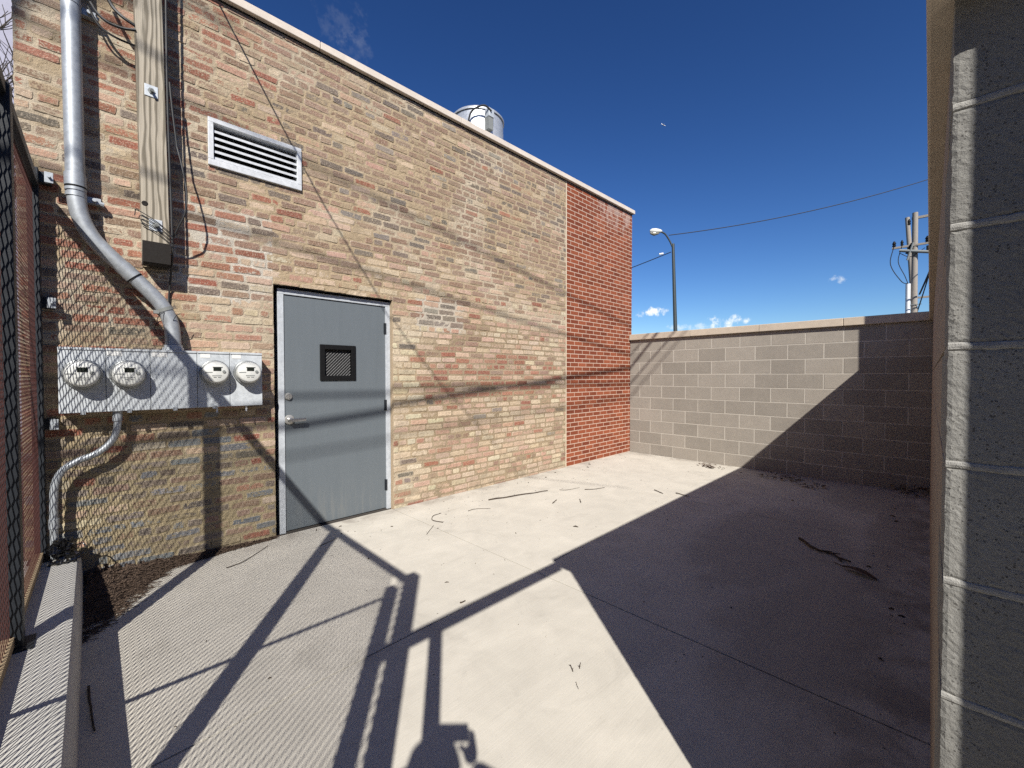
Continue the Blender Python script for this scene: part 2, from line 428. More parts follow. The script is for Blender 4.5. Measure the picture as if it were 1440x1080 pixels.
class MB:
    def __init__(s):
        s.v, s.f, s.c, s.m = [], [], [], []

    def add(s, vs, fs, col=None, mort=None):
        o = len(s.v)
        s.v.extend(tuple(p) for p in vs)
        s.f.extend(tuple(i + o for i in f) for f in fs)
        if col is not None:
            s.c.extend([col] * len(vs))
            s.m.extend([mort or col] * len(vs))

    def box(s, x0, x1, y0, y1, z0, z1):
        s.add([(x0, y0, z0), (x1, y0, z0), (x1, y1, z0), (x0, y1, z0), (x0, y0, z1), (x1, y0, z1), (x1, y1, z1), (x0, y1, z1)],
              [(0, 3, 2, 1), (4, 5, 6, 7), (0, 1, 5, 4), (1, 2, 6, 5), (2, 3, 7, 6), (3, 0, 4, 7)])
        return s

    def prism(s, pts, d):
        """pts: planar loop of 3-D points, extruded by vector d"""
        n = len(pts)
        d = Vector(d)
        a = [Vector(p) for p in pts]
        vs = a + [p + d for p in a]
        fs = [tuple(reversed(range(n))), tuple(range(n, 2 * n))] + [(i, (i + 1) % n, n + (i + 1) % n, n + i) for i in range(n)]
        s.add(vs, fs)
        return s

    def tube(s, pts, r, n=8, cap=True):
        pts = [Vector(p) for p in pts]
        rs = list(r) if isinstance(r, (list, tuple)) else [r] * len(pts)
        rings, prev = [], None
        for i, p in enumerate(pts):
            t = (pts[min(i + 1, len(pts) - 1)] - pts[max(i - 1, 0)])
            if t.length < 1e-9:
                t = Vector((0, 0, 1))
            t.normalize()
            if prev is None:
                a = Vector((0, 0, 1)) if abs(t.z) < 0.9 else Vector((1, 0, 0))
                u = t.cross(a).normalized()
            else:
                u = (prev - t * prev.dot(t)).normalized()
            prev = u
            w = t.cross(u)
            rings.append([p + (u * math.cos(2 * math.pi * k / n) + w * math.sin(2 * math.pi * k / n)) * rs[i] for k in range(n)])
        vs = [q for rg in rings for q in rg]
        fs = []
        for i in range(len(pts) - 1):
            for k in range(n):
                fs.append((i * n + k, i * n + (k + 1) % n, (i + 1) * n + (k + 1) % n, (i + 1) * n + k))
        if cap:
            fs.append(tuple(reversed(range(n))))
            fs.append(tuple((len(pts) - 1) * n + k for k in range(n)))
        s.add(vs, fs)
        return s

    def lathe(s, prof, c, axis='z', n=32):
        """prof: (radius, height) pairs along the axis; axis 'y' runs towards -y (out of the wall)"""
        vs, fs = [], []
        for (r, h) in prof:
            for k in range(n):
                a = 2 * math.pi * k / n
                if axis == 'z':
                    vs.append((c[0] + r * math.cos(a), c[1] + r * math.sin(a), c[2] + h))
                else:
                    vs.append((c[0] + r * math.cos(a), c[1] - h, c[2] + r * math.sin(a)))
        m = len(prof)
        for i in range(m - 1):
            for k in range(n):
                fs.append((i * n + k, i * n + (k + 1) % n, (i + 1) * n + (k + 1) % n, (i + 1) * n + k))
        fs.append(tuple(reversed(range(n))))
        fs.append(tuple((m - 1) * n + k for k in range(n)))
        s.add(vs, fs)
        return s

    def mesh(s, name, mat, off=(0, 0, 0), smooth=False):
        me = bpy.data.meshes.new(name)
        o = Vector(off)
        me.from_pydata([(p[0] - o.x, p[1] - o.y, p[2] - o.z) for p in s.v], [], s.f)
        if s.c:
            for nm, data in (('Col', s.c), ('Mort', s.m)):
                at = me.color_attributes.new(nm, 'FLOAT_COLOR', 'POINT')
                arr = np.array([tuple(c) if len(c) == 4 else (c[0], c[1], c[2], 1.0) for c in data], dtype=np.float32)
                at.data.foreach_set('color', arr.ravel())
        if mat:
            me.materials.append(mat)
        if smooth:
            me.polygons.foreach_set('use_smooth', [True] * len(me.polygons))
        me.update()
        return me


def wloc(o):
    p = Vector((0, 0, 0))
    while o is not None:
        p += o.location
        o = o.parent
    return p


def tag(o, label=None, cat=None, group=None, kind=None):
    for k, v in (('label', label), ('category', cat), ('group', group), ('kind', kind)):
        if v:
            o[k] = v
    return o


def thing(name, label, cat, loc=(0, 0, 0), group=None, rotz=0.0):
    o = bpy.data.objects.new(name, None)
    o.location = loc
    o.rotation_euler = (0, 0, rotz)
    o.empty_display_size = 0.2
    COL.objects.link(o)
    return tag(o, label, cat, group)


def smooth_by_angle(me, ang=40):
    me.polygons.foreach_set('use_smooth', [True] * len(me.polygons))
    import bmesh
    bm = bmesh.new()
    bm.from_mesh(me)
    lim = math.radians(ang)
    for e in bm.edges:
        if len(e.link_faces) == 2 and e.calc_face_angle(0) > lim:
            e.smooth = False
    bm.to_mesh(me)
    bm.free()


def part(name, mb, mat, parent=None, local=False, label=None, kind=None, smooth=False, bevel=0.0, loc=None):
    """link mb as one mesh object; vertices are in world space unless local"""
    off = (0, 0, 0)
    if parent is not None and not local:
        off = wloc(parent)
    if parent is None and loc is not None:
        off = loc
    me = mb.mesh(name, mat, off)
    if smooth:
        smooth_by_angle(me)
    o = bpy.data.objects.new(name, me)
    COL.objects.link(o)
    if parent is not None:
        o.parent = parent
    elif loc is not None:
        o.location = loc
    if bevel:
        b = o.modifiers.new('edge', 'BEVEL')
        b.width = bevel
        b.segments = 2
        b.limit_method = 'ANGLE'
        b.angle_limit = math.radians(50)
    if label:
        o['label'] = label
    if kind:
        o['kind'] = kind
    return o


def clone(o, parent, loc=None):
    c = o.copy()
    COL.objects.link(c)
    c.parent = parent
    if loc is not None:
        c.location = loc
    return c


W = 4.013            # brick wall face, y
D = 6.959            # far block wall face, x
HB = 4.36            # top of brickwork
BX0, BJ, BE = -0.372, 5.075, 7.008
DOOR = (1.05, 2.172, 2.195)
LOUV = (0.604, 1.284, 3.052, 3.420)

# ================================================================ ground and yard
g = MB()
g.add([(-400, -400, -0.06), (900, -400, -0.06), (900, 900, -0.06), (-400, 900, -0.06)], [(0, 1, 2, 3)])
tag(part('ground', g, MAT['ground'], loc=(0, 0, -0.06)), kind='structure', label='open ground around the walled yard')

sb = MB().box(-2.6, D + 0.05, -2.6, W + 0.1, -0.05, -0.0195)
yard = tag(part('concrete_pavement', sb, MAT['joint'], loc=(0, 0, 0)), kind='structure', label='pale concrete yard floor cut into slabs')
XC = [(-2.6, -2.6), (2.163, 2.232), (4.66, 4.70), (D, D)]   # x of each cut at the far and near edge


def jy(x):
    return 1.895 + 0.056 * max(x, 0.0)


def xcut(i, y):
    t = (W - y) / W
    return XC[i][0] + (XC[i][1] - XC[i][0]) * t


J = 0.0042
for i in range(3):
    for jn in range(2):
        xa0, xb0 = XC[i], XC[i + 1]
        if jn == 0:
            ys = [-2.6, -2.6, None, None]
        else:
            ys = [None, None, W + 0.02, W + 0.02]
        crn = []
        for k, (ci, sx_) in enumerate(((i, J), (i + 1, -J), (i + 1, -J), (i, J))):
            y = ys[k]
            if y is None:
                y = jy(xcut(ci, 2.0)) + (-J if jn == 0 else J)
            crn.append((xcut(ci, y) + sx_, y, -0.02))
        mb = MB()
        cx = sum(p[0] for p in crn) / 4
        cy = sum(p[1] for p in crn) / 4
        top = [(p[0], p[1], -0.0015) for p in crn]
        ins = [(p[0] + math.copysign(0.0012, cx - p[0]), p[1] + math.copysign(0.0012, cy - p[1]), 0.0) for p in crn]
        vs = crn + top + ins
        fs = [(3, 2, 1, 0), (8, 9, 10, 11)]
        for k in range(4):
            n = (k + 1) % 4
            fs += [(k, n, 4 + n, 4 + k), (4 + k, 4 + n, 8 + n, 8 + k)]
        mb.add(vs, fs)
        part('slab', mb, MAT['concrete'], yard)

# ================================================================ brick building
bld = thing('brick_building', 'old tan common brick building with a red brick end bay and grey steel door', 'building', (3.3, W, 0))

PAL_RED = [(0.33, 0.140, 0.092), (0.36, 0.165, 0.108), (0.30, 0.118, 0.078), (0.38, 0.20, 0.135)]
PAL_SAL = [(0.52, 0.35, 0.255), (0.54, 0.385, 0.28), (0.49, 0.305, 0.22), (0.56, 0.43, 0.31), (0.50, 0.36, 0.265)]
PAL_BUF = [(0.54, 0.43, 0.305), (0.57, 0.46, 0.33), (0.51, 0.39, 0.275)]
PAL_YEL = [(0.60, 0.51, 0.355), (0.63, 0.55, 0.40), (0.57, 0.47, 0.32)]
PAL_BRN = [(0.29, 0.19, 0.135), (0.325, 0.215, 0.155), (0.265, 0.17, 0.12), (0.34, 0.235, 0.17)]
PAL_DRK = [(0.185, 0.145, 0.115), (0.215, 0.17, 0.135), (0.16, 0.135, 0.112)]
PAL_GRY = [(0.255, 0.22, 0.19), (0.285, 0.245, 0.205)]


def sst(a, b, x):
    t = min(1, max(0, (x - a) / (b - a)))
    return t * t * (3 - 2 * t)


def zone(x, z):
    """weights of the palettes and the smear for the old brickwork at x, z"""
    n = mnoise.noise(Vector((x * 0.9, z * 1.3, 3.1)))
    n2 = mnoise.noise(Vector((x * 0.55 + 9, z * 0.8, 7.7)))
    up = sst(2.1, 2.9, z + 0.35 * n)
    left = 1 - sst(0.3, 1.3, x + 0.3 * n2)
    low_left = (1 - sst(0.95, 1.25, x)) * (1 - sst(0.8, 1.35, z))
    w = dict(red=0.35, sal=2.6, buf=1.7, yel=0.25, brn=0.5, drk=0.06, gry=0.05)
    # upper field: browns on tan mortar
    for k, v in dict(red=0.2, sal=0.5, buf=0.15, yel=0.0, brn=3.4, drk=0.9, gry=0.12).items():
        w[k] = w[k] * (1 - up) + v * up
    for k, v in dict(red=3.0, sal=0.7, buf=0.05, yel=0.0, brn=2.4, drk=0.5, gry=0.05).items():
        w[k] = w[k] * (1 - left) + v * left
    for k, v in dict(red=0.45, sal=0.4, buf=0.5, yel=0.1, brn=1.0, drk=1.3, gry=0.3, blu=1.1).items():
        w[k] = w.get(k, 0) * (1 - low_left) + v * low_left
    smear = 0.30 + 0.08 * up + 0.22 * n + 0.02 * left + 0.05 * low_left
    if x > 2.45 and 1.17 < z < 1.74 - 0.02 * (x - 2.5) and x < 4.9:      # band of red bricks right of the door
        k = 1.0 - 0.6 * sst(3.9, 4.9, x)
        w = {a: b * (1 - k) for a, b in w.items()}
        w['red'] += 2.6 * k
        w['sal'] += 1.5 * k
        w['brn'] += 0.7 * k
        smear = 0.22
    if 2.17 < x < 2.46 and z < 2.05:                     # yellow quoins beside the door
        w = dict(red=0.1, sal=0.35, buf=0.9, yel=2.6, brn=0.1, drk=0.25, gry=0.1)
        if z < 0.2:
            w['red'] = 4
        smear = 0.2
    if 2.52 < x < 3.0 and 1.95 < z < 2.24:                # dark patch with white mortar
        w = dict(red=0.2, sal=0.2, buf=0, yel=0, brn=1.2, drk=1.4, gry=1)
        smear = 0.2
    return w, smear


def mortar_col(x, z):
    n = mnoise.noise(Vector((x * 1.7, z * 2.2, 1.3)))
    n2 = mnoise.noise(Vector((x * 5.5, z * 7.0, 4.3)))
    tan = Vector((0.46, 0.355, 0.23))
    pale = Vector((0.56, 0.485, 0.375))
    olive = Vector((0.40, 0.33, 0.20))
    pink = Vector((0.335, 0.255, 0.165))
    k = sst(0.0, 0.5, n + 0.35 * n2) * 0.6
    c = tan.lerp(pale, k)
    c = c.lerp(pale, 0.75 * (1 - sst(0.2, 1.1, x)) * sst(1.4, 2.0, z) * sst(-0.5, 0.2, n2))
    if 0.35 < x < 1.05 and 2.0 < z < 2.75:
        c = c.lerp(Vector((0.60, 0.56, 0.49)), 0.75 * sst(-0.4, 0.1, n2))
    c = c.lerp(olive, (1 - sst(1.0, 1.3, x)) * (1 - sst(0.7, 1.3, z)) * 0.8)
    if x > 2.2 and z < 2.1:
        c = c.lerp(pink, 0.8 * sst(2.3, 2.6, x))
    if 2.45 < x < 3.1 and 1.9 < z < 2.28:
        c = c.lerp(Vector((0.60, 0.55, 0.47)), 0.65)
    c = c * (0.93 + 0.14 * RNG.random() + 0.1 * n2)
    return (c.x, c.y, c.z, 1.0)


PALS = dict(red=PAL_RED, sal=PAL_SAL, buf=PAL_BUF, yel=PAL_YEL, brn=PAL_BRN, drk=PAL_DRK, gry=PAL_GRY, blu=[(0.22, 0.235, 0.245), (0.17, 0.185, 0.20)])


def brick_col(x, z):
    w, sm = zone(x, z)
    ks = list(w)
    k = RNG.choices(ks, [max(0, w[a]) for a in ks])[0]
    c = RNG.choice(PALS[k])
    f = RNG.uniform(0.90, 1.10)
    c = tuple(max(0.01, a * f * RNG.uniform(0.96, 1.04)) for a in c)
    s = min(1.0, max(0.0, sm + RNG.gauss(0, 0.15)))
    return (c[0], c[1], c[2], s)


def cut(iv, holes):
    out = [iv]
    for (a, b) in holes:
        nxt = []
        for (x0, x1) in out:
            if x1 <= a or x0 >= b:
                nxt.append((x0, x1))
                continue
            if x0 < a:
                nxt.append((x0, a))
            if x1 > b:
                nxt.append((b, x1))
        out = nxt
    return [q for q in out if q[1] - q[0] > 0.03]


def rows_of(x0, x1, z_first, course, lengths, joint, header_every=0, holes=(), jit=0.0, top=HB, least=0.03):
    res = []
    k = 0
    z = z_first
    while z < top - 0.02:
        z1 = min(z + course - joint, top - 0.004)
        header = header_every and k % header_every == header_every - 2
        L = lengths[1] if header else lengths[0]
        x = x0 - (0 if k % 2 == 0 else L * 0.5) - (RNG.uniform(0, 0.05) if jit else 0)
        if header:
            x = x0 - RNG.uniform(0, 0.06) * bool(jit)
        segs = []
        while x < x1:
            l = L + RNG.gauss(0, jit)
            if not header and jit and RNG.random() < 0.06:
                l = lengths[1]
            a, b = max(x, x0), min(x + l - joint * 0.9, x1)
            if b - a > least:
                segs.append((a, b))
            x += l
        for s in segs:
            pieces = [(s[0], s[1], z, z1)]
            for (hx0, hx1, hz0, hz1) in holes:
                nw = []
                for (a, b, c, d) in pieces:
                    if b <= hx0 or a >= hx1 or d <= hz0 or c >= hz1:
                        nw.append((a, b, c, d))
                        continue
                    for q in cut((a, b), [(hx0, hx1)]):
                        nw.append((q[0], q[1], c, d))
                    m0, m1 = max(a, hx0), min(b, hx1)
                    if m1 - m0 > 0.03:
                        if c < hz0 - 0.015:
                            nw.append((m0, m1, c, hz0))
                        if d > hz1 + 0.015:
                            nw.append((m0, m1, hz1, d))
                pieces = nw
            res += pieces
        z += course
        k += 1
    return res


def brick_geo(mb, x0, x1, z0, z1, proud, jit, col, mort, cham=0.0025, yback=None):
    """8-sided uneven brick face with a chamfer, standing proud of the mortar"""
    yb = W + 0.012 if yback is None else yback
    c = min(0.007, (x1 - x0) * 0.2, (z1 - z0) * 0.3) * (1.0 if jit > 0.002 else 0.25)
    j = lambda: RNG.uniform(-jit, jit)
    o = [(x0 + c, z0 + j()), (x1 - c, z0 + j()), (x1 + j(), z0 + c), (x1 + j(), z1 - c),
         (x1 - c, z1 + j()), (x0 + c, z1 + j()), (x0 + j(), z1 - c), (x0 + j(), z0 + c)]
    cx, cz = (x0 + x1) / 2, (z0 + z1) / 2
    tx, tz = RNG.uniform(-0.0015, 0.0015) * (jit > 0.002), RNG.uniform(-0.001, 0.001) * (jit > 0.002)
    vs = [(p[0], yb, p[1]) for p in o]
    vs += [(p[0], W - proud + cham, p[1]) for p in o]
    vs += [(p[0] - math.copysign(cham, p[0] - cx), W - proud + tx * (p[0] - cx) / 0.1 + tz * (p[1] - cz) / 0.03,
            p[1] - math.copysign(cham, p[1] - cz)) for p in o]
    fs = []
    rings = (0, 8)
    if jit > 0.002:
        # lime-whitened rim, then the brick's own face
        ins = RNG.uniform(0.005, 0.010)
        vs += [(p[0] - math.copysign(cham + ins, p[0] - cx), W - proud - 0.0006 + tx * (p[0] - cx) / 0.1,
                p[1] - math.copysign(cham + ins * 0.7, p[1] - cz)) for p in o]
        rings = (0, 8, 16)
    for r in rings:
        for k in range(8):
            n = (k + 1) % 8
            fs.append((r + k, r + n, r + 8 + n, r + 8 + k))
    fs.append(tuple(range(len(vs) - 8, len(vs))))
    k0 = len(mb.v)
    mb.add(vs, fs, col, mort)
    if jit > 0.002:
        am = RNG.uniform(0.15, 0.75)
        for i in range(24):
            t = am * RNG.uniform(0.4, 1.0)
            lime = (0.60, 0.515, 0.405)
            mb.c[k0 + i] = tuple(col[q] * (1 - t) + lime[q] * t for q in range(3)) + (min(1, col[3] + 0.25),)


HOLES = [(DOOR[0], DOOR[1], -1, DOOR[2]), LOUV]
old = rows_of(BX0, BJ - 0.012, -0.028, 0.0690, (0.212, 0.108), 0.0165, 6, HOLES, jit=0.009)
camp = Vector((0, 0, EYE))


def app_size(b):
    c = Vector(((b[0] + b[1]) / 2, W, (b[2] + b[3]) / 2)) - camp
    d = c.dot(fw)
    if d < 0.2:
        return 0
    px, pz = abs(c.dot(rt2) / d * 588), abs(c.dot(up2) / d * 588)
    if px > 712 or pz > 532:
        return 0
    return (b[1] - b[0]) * (b[3] - b[2]) / d ** 3


hidden_by = [(-0.2, 0.92, 1.2, 1.56)]   # behind the meter cabinets
old.sort(key=lambda b: -app_size(b) if not any(h[0] < b[0] and b[1] < h[1] and h[2] < b[2] and b[3] < h[3] for h in hidden_by) else 0)
rest = MB()
for i, b in enumerate(old):
    cx, cz = (b[0] + b[1]) / 2, (b[2] + b[3]) / 2
    mb = MB() if i < 300 else rest
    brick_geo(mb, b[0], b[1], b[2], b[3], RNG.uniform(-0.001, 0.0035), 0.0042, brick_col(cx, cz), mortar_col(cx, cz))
    if i < 300:
        part('brick', mb, MAT['masonry'], bld)
part('brick_field', rest, MAT['masonry'], bld, kind='stuff')

# mortar bed of the old wall: fine uneven sheet with its own colours
xs = list(np.arange(BX0, BJ - 0.012, 0.024)) + [BJ - 0.012, DOOR[0], DOOR[1], LOUV[0], LOUV[1]]
zs = list(np.arange(-0.03, HB, 0.024)) + [HB, DOOR[2], LOUV[2], LOUV[3]]


def uniq(a):
    a = sorted(a)
    o = [a[0]]
    for v in a[1:]:
        if v - o[-1] > 1e-4:
            o.append(v)
    return o


xs, zs = uniq(xs), uniq(zs)
mb = MB()
vs, cs = [], []
for z in zs:
    for x in xs:
        y = W + 0.0012 + 0.0022 * mnoise.noise(Vector((x * 30, z * 30, 0.5))) + 0.0012 * RNG.uniform(-1, 1)
        vs.append((x, y, z))
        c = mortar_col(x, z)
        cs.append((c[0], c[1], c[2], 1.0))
nx = len(xs)
fs = []
for a in range(len(zs) - 1):
    for b in range(nx - 1):
        mx, mz = (xs[b] + xs[b + 1]) / 2, (zs[a] + zs[a + 1]) / 2
        if any(h[0] < mx < h[1] and h[2] < mz < h[3] for h in HOLES):
            continue
        fs.append((a * nx + b, a * nx + b + 1, (a + 1) * nx + b + 1, (a + 1) * nx + b))
mb.v, mb.f, mb.c, mb.m = vs, fs, cs, cs
part('mortar_bed', mb, MAT['masonry'], bld)

# red face brick bay
red = rows_of(BJ + 0.009, BE, 0.008, 0.0670, (0.203, 0.1), 0.0110, 0, (), 0.0, least=0.008)
red.sort(key=lambda b: -app_size(b))
rest = MB()
for i, b in enumerate(red):
    f = RNG.uniform(0.85, 1.15)
    base = RNG.choice([(0.265, 0.074, 0.036), (0.29, 0.084, 0.041), (0.24, 0.065, 0.032), (0.205, 0.054, 0.028)])
    colr = tuple(a * f for a in base) + (0.0,)
    mb = MB() if i < 300 else rest
    brick_geo(mb, b[0], b[1], b[2], b[3], 0.0018, 0.0006, colr, colr, 0.002)
    if i < 300:
        part('red_brick', mb, MAT['redbrick'], bld)
part('red_brick_field', rest, MAT['redbrick'], bld, kind='stuff')
part('red_bay_mortar', MB().box(BJ + 0.006, BE - 0.001, W, W + 0.05, -0.03, HB), MAT['red_mortar'], bld)
part('sealant_joint', MB().box(BJ - 0.012, BJ + 0.006, W - 0.002, W + 0.05, -0.03, HB), MAT['sealant'], bld)

# wall core round the openings, side walls, roof
core = MB()
yb0, yb1 = W + 0.013, W + 0.30
core.box(BX0, LOUV[0], yb0, yb1, -0.05, HB)
core.box(LOUV[0], DOOR[0], yb0, yb1, -0.05, LOUV[2])
core.box(LOUV[0], LOUV[1], yb0, yb1, LOUV[3], HB)
core.box(DOOR[0], LOUV[1], yb0, yb1, DOOR[2], LOUV[2])
core.box(LOUV[1], DOOR[1], yb0, yb1, DOOR[2], HB)
core.box(DOOR[1], BJ - 0.012, yb0, yb1, -0.05, HB)
core.box(BX0, BX0 + 0.3, yb1, 15.0, -0.05, HB)
core.box(BE - 0.3, BE - 0.002, W + 0.05, 15.0, -0.05, HB)
core.box(BX0, BE, 15.0, 15.3, -0.05, HB)
part('wall_core', core, MAT['rough_brick'], bld)
part('roof_deck', MB().box(BX0 + 0.3, BE - 0.3, yb1, 15.0, 4.0, 4.15), MAT['roofing'], bld)
# the left side wall shows its brick ends at the corner
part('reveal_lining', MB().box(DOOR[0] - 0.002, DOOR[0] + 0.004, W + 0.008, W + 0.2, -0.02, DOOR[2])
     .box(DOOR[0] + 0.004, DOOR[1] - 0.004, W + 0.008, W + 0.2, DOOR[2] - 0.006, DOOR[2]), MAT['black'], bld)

part('right_reveal', MB().box(DOOR[1] - 0.006, DOOR[1] + 0.002, W + 0.006, W + 0.2, -0.02, DOOR[2] - 0.006), MAT['mortar_buff'], bld)
cuts = [BX0 - 0.03, 1.449, 3.05, 4.62, 6.15, BE + 0.035]
for a, b in zip(cuts[:-1], cuts[1:]):
    part('coping_stone', MB().box(a + 0.003, b - 0.003, W - 0.045, W + 0.36, HB + 0.012, HB + 0.078), MAT['coping_roof'], bld, bevel=0.004)
part('coping_shadow_strip', MB().box(BX0, BE, W - 0.004, W + 0.3, HB, HB + 0.0125), MAT['void'], bld)  # near-black strip paints in the shadow under the coping

# door frame and door
FY = W + 0.048
fr = MB()
fx0, fx1, ft = 1.094, 2.165, 2.178
fr.box(fx0, fx0 + 0.05, FY, FY + 0.1, 0.0, ft - 0.05)
fr.box(fx1 - 0.05, fx1, FY, FY + 0.1, 0.0, ft - 0.05)
fr.box(fx0, fx1, FY, FY + 0.1, ft - 0.05, ft)
part('door_frame', fr, MAT['frame'], bld, bevel=0.003)
part('threshold', MB().box(fx0 - 0.02, fx1, FY + 0.004, FY + 0.12, -0.01, 0.006), MAT['joint'], bld)
part('opening_backing', MB().box(DOOR[0], DOOR[1], W + 0.2, W + 0.22, -0.02, DOOR[2]), MAT['void'], bld)
DY = FY + 0.012
dx0, dx1 = fx0 + 0.055, fx1 - 0.055
wx0, wx1, wz0, wz1 = 1.452, 1.795, 1.362, 1.702
dmb = MB()
dmb.box(dx0, wx0 + 0.03, DY, DY + 0.045, 0.016, ft - 0.056)
dmb.box(wx1 - 0.03, dx1, DY, DY + 0.045, 0.016, ft - 0.056)
dmb.box(wx0 + 0.03, wx1 - 0.03, DY, DY + 0.045, 0.016, wz0 + 0.03)
dmb.box(wx0 + 0.03, wx1 - 0.03, DY, DY + 0.045, wz1 - 0.03, ft - 0.056)
# one clean slab: rebuild as a ring so that the face has no seams
dmb = MB()
oz0, oz1 = 0.016, ft - 0.056
ix0, ix1, iz0, iz1 = wx0 + 0.03, wx1 - 0.03, wz0 + 0.03, wz1 - 0.03
vv = []
for y in (DY, DY + 0.045):
    vv += [(dx0, y, oz0), (dx1, y, oz0), (dx1, y, oz1), (dx0, y, oz1), (ix0, y, iz0), (ix1, y, iz0), (ix1, y, iz1), (ix0, y, iz1)]
ff = []
for k in range(4):
    n = (k + 1) % 4
    ff += [(k, n, 4 + n, 4 + k), (8 + k, 12 + k, 12 + n, 8 + n), (k, 8 + k, 8 + n, n), (4 + k, 4 + n, 12 + n, 12 + k)]
dmb.add(vv, ff)
door = part('door', dmb, MAT['door'], bld)
vf = MB()
y0 = DY - 0.014
vf.box(wx0, wx0 + 0.045, y0, DY + 0.02, wz0, wz1).box(wx1 - 0.045, wx1, y0, DY + 0.02, wz0, wz1)
vf.box(wx0 + 0.045, wx1 - 0.045, y0, DY + 0.02, wz0, wz0 + 0.045).box(wx0 + 0.045, wx1 - 0.045, y0, DY + 0.02, wz1 - 0.045, wz1)
part('vision_frame', vf, MAT['black'], door, bevel=0.004)
part('vision_glass', MB().box(wx0 + 0.045, wx1 - 0.045, DY + 0.020, DY + 0.024, wz0 + 0.045, wz1 - 0.045), MAT['void'], door)
gr = MB()
q = (wx1 - wx0) - 0.09
for k in range(-8, 9):
    o = k * q / 8.5
    a0, a1 = max(0, -o), min(q, q - o)
    if a1 - a0 < 0.01:
        continue
    p0 = Vector((wx0 + 0.045 + a0, DY + 0.0185, wz0 + 0.045 + a0 + o))
    p1 = Vector((wx0 + 0.045 + a1, DY + 0.0185, wz0 + 0.045 + a1 + o))
    gr.tube([p0, p1], 0.0022, 5)
part('diagonal_bar_grille', gr, plain('grille_grey', (0.10, 0.10, 0.105), 0.5, 0.0, 30, 0.1), door, kind='stuff')
hb = MB().lathe([(0.034, 0), (0.034, 0.006), (0.028, 0.014), (0.024, 0.02), (0.0, 0.021)], (1.178, DY, 1.221), 'y', 24)
hb.box(1.174, 1.182, DY - 0.026, DY - 0.019, 1.206, 1.236)
part('deadbolt', hb, MAT['chrome'], door, smooth=True)
lv = MB().lathe([(0.044, 0), (0.044, 0.006), (0.038, 0.014), (0.020, 0.018), (0.018, 0.05), (0.0, 0.052)], (1.182, DY, 1.012), 'y', 28)
lv.box(1.170, 1.305, DY - 0.068, DY - 0.048, 0.998, 1.026)
part('lever_handle', lv, MAT['chrome'], door, smooth=True, bevel=0.003)
for z in (1.90, 1.10, 0.26):
    h = MB().tube([(dx1 + 0.004, DY - 0.012, z - 0.055), (dx1 + 0.004, DY - 0.012, z + 0.055)], 0.009, 10)
    h.box(dx1 - 0.012, dx1 + 0.022, DY - 0.006, DY + 0.004, z - 0.055, z + 0.055)
    part('hinge', h, MAT['steel'], door)

# louvre vent
vent = MB()
lx0, lx1, lz0, lz1 = LOUV
ly = W - 0.022
bw = 0.036
vent.box(lx0, lx1, ly, W + 0.1, lz1 - bw, lz1).box(lx0, lx1, ly, W + 0.1, lz0, lz0 + bw + 0.012)
vent.box(lx0, lx0 + bw, ly, W + 0.1, lz0 + bw + 0.012, lz1 - bw).box(lx1 - bw, lx1, ly, W + 0.1, lz0 + bw + 0.012, lz1 - bw)
ven = part('louvre_vent', vent, MAT['alu'], bld, bevel=0.003)
part('duct_back', MB().box(lx0, lx1, W + 0.1, W + 0.11, lz0, lz1), MAT['void'], ven)
sl = None
for k in range(5):
    z = lz0 + 0.062 + k * 0.052
    mb = MB().prism([(lx0 + bw + 0.001, W - 0.008, z - 0.008), (lx0 + bw + 0.001, W - 0.008, z + 0.010), (lx0 + bw + 0.001, W + 0.06, z + 0.046), (lx0 + bw + 0.001, W + 0.06, z + 0.040)],
                    (lx1 - lx0 - 2 * bw - 0.002, 0, 0))
    if sl is None:
        sl = part('slat', mb, MAT['alu'], ven)
        sz = z
    else:
        clone(sl, ven, (0, 0, z - sz))

# ================================================================ far block wall
RH, RZ = 0.2065, -0.0165
far = thing('block_wall', 'grey concrete block wall closing the far end of the yard, half in shade', 'wall', (D, 2.0, 0))


def block_mesh(l, h, dep=0.08, ch=0.0025):
    """block whose face looks towards -x; local: face at x = 0, runs along y from 0 to l, z from 0 to h"""
    mb = MB()
    o = [(0, 0), (l, 0), (l, h), (0, h)]
    i = [(ch, ch), (l - ch, ch), (l - ch, h - ch), (ch, h - ch)]
    vs = [(dep, a, b) for a, b in o] + [(ch, a, b) for a, b in o] + [(0, a, b) for a, b in i]
    fs = [(8, 11, 10, 9)]
    for r in (0, 4):
        for k in range(4):
            n = (k + 1) % 4
            fs.append((r + k, r + 4 + k, r + 4 + n, r + n))
    mb.add(vs, fs)
    return mb


BL = 0.4165
BJT = 0.0105
cache = {}
Y0far = -0.14
for k in range(10):
    z0 = RZ + RH * k + BJT / 2
    first = 3.604 if k % 2 == 0 else 3.604 + BL / 2
    ends = [first - BL * q for q in range(-2, 12)]
    for e in ends:
        a, b = max(e - BL + BJT / 2, Y0far), min(e - BJT / 2, W - 0.006)
        if b - a < 0.05:
            continue
        l = round(b - a, 4)
        if l not in cache:
            cache[l] = block_mesh(l, RH - BJT).mesh('block', MAT['block'])
        o = bpy.data.objects.new('block', cache[l])
        COL.objects.link(o)
        o.parent = far
        o.location = (RNG.uniform(-0.001, 0.001), a - 2.0, z0)
part('mortar', MB().box(D + 0.002, D + 0.19, Y0far, W - 0.004, -0.03, RZ + 10 * RH), MAT['mortar'], far)
ccut = [Y0far, 0.9, 1.884, 2.9, W - 0.003]
for a, b in zip(ccut[:-1], ccut[1:]):
    part('coping_stone', MB().box(D - 0.042, D + 0.23, a + 0.002, b - 0.002, RZ + 10 * RH + 0.004, RZ + 10 * RH + 0.108), MAT['coping'], far, bevel=0.006)

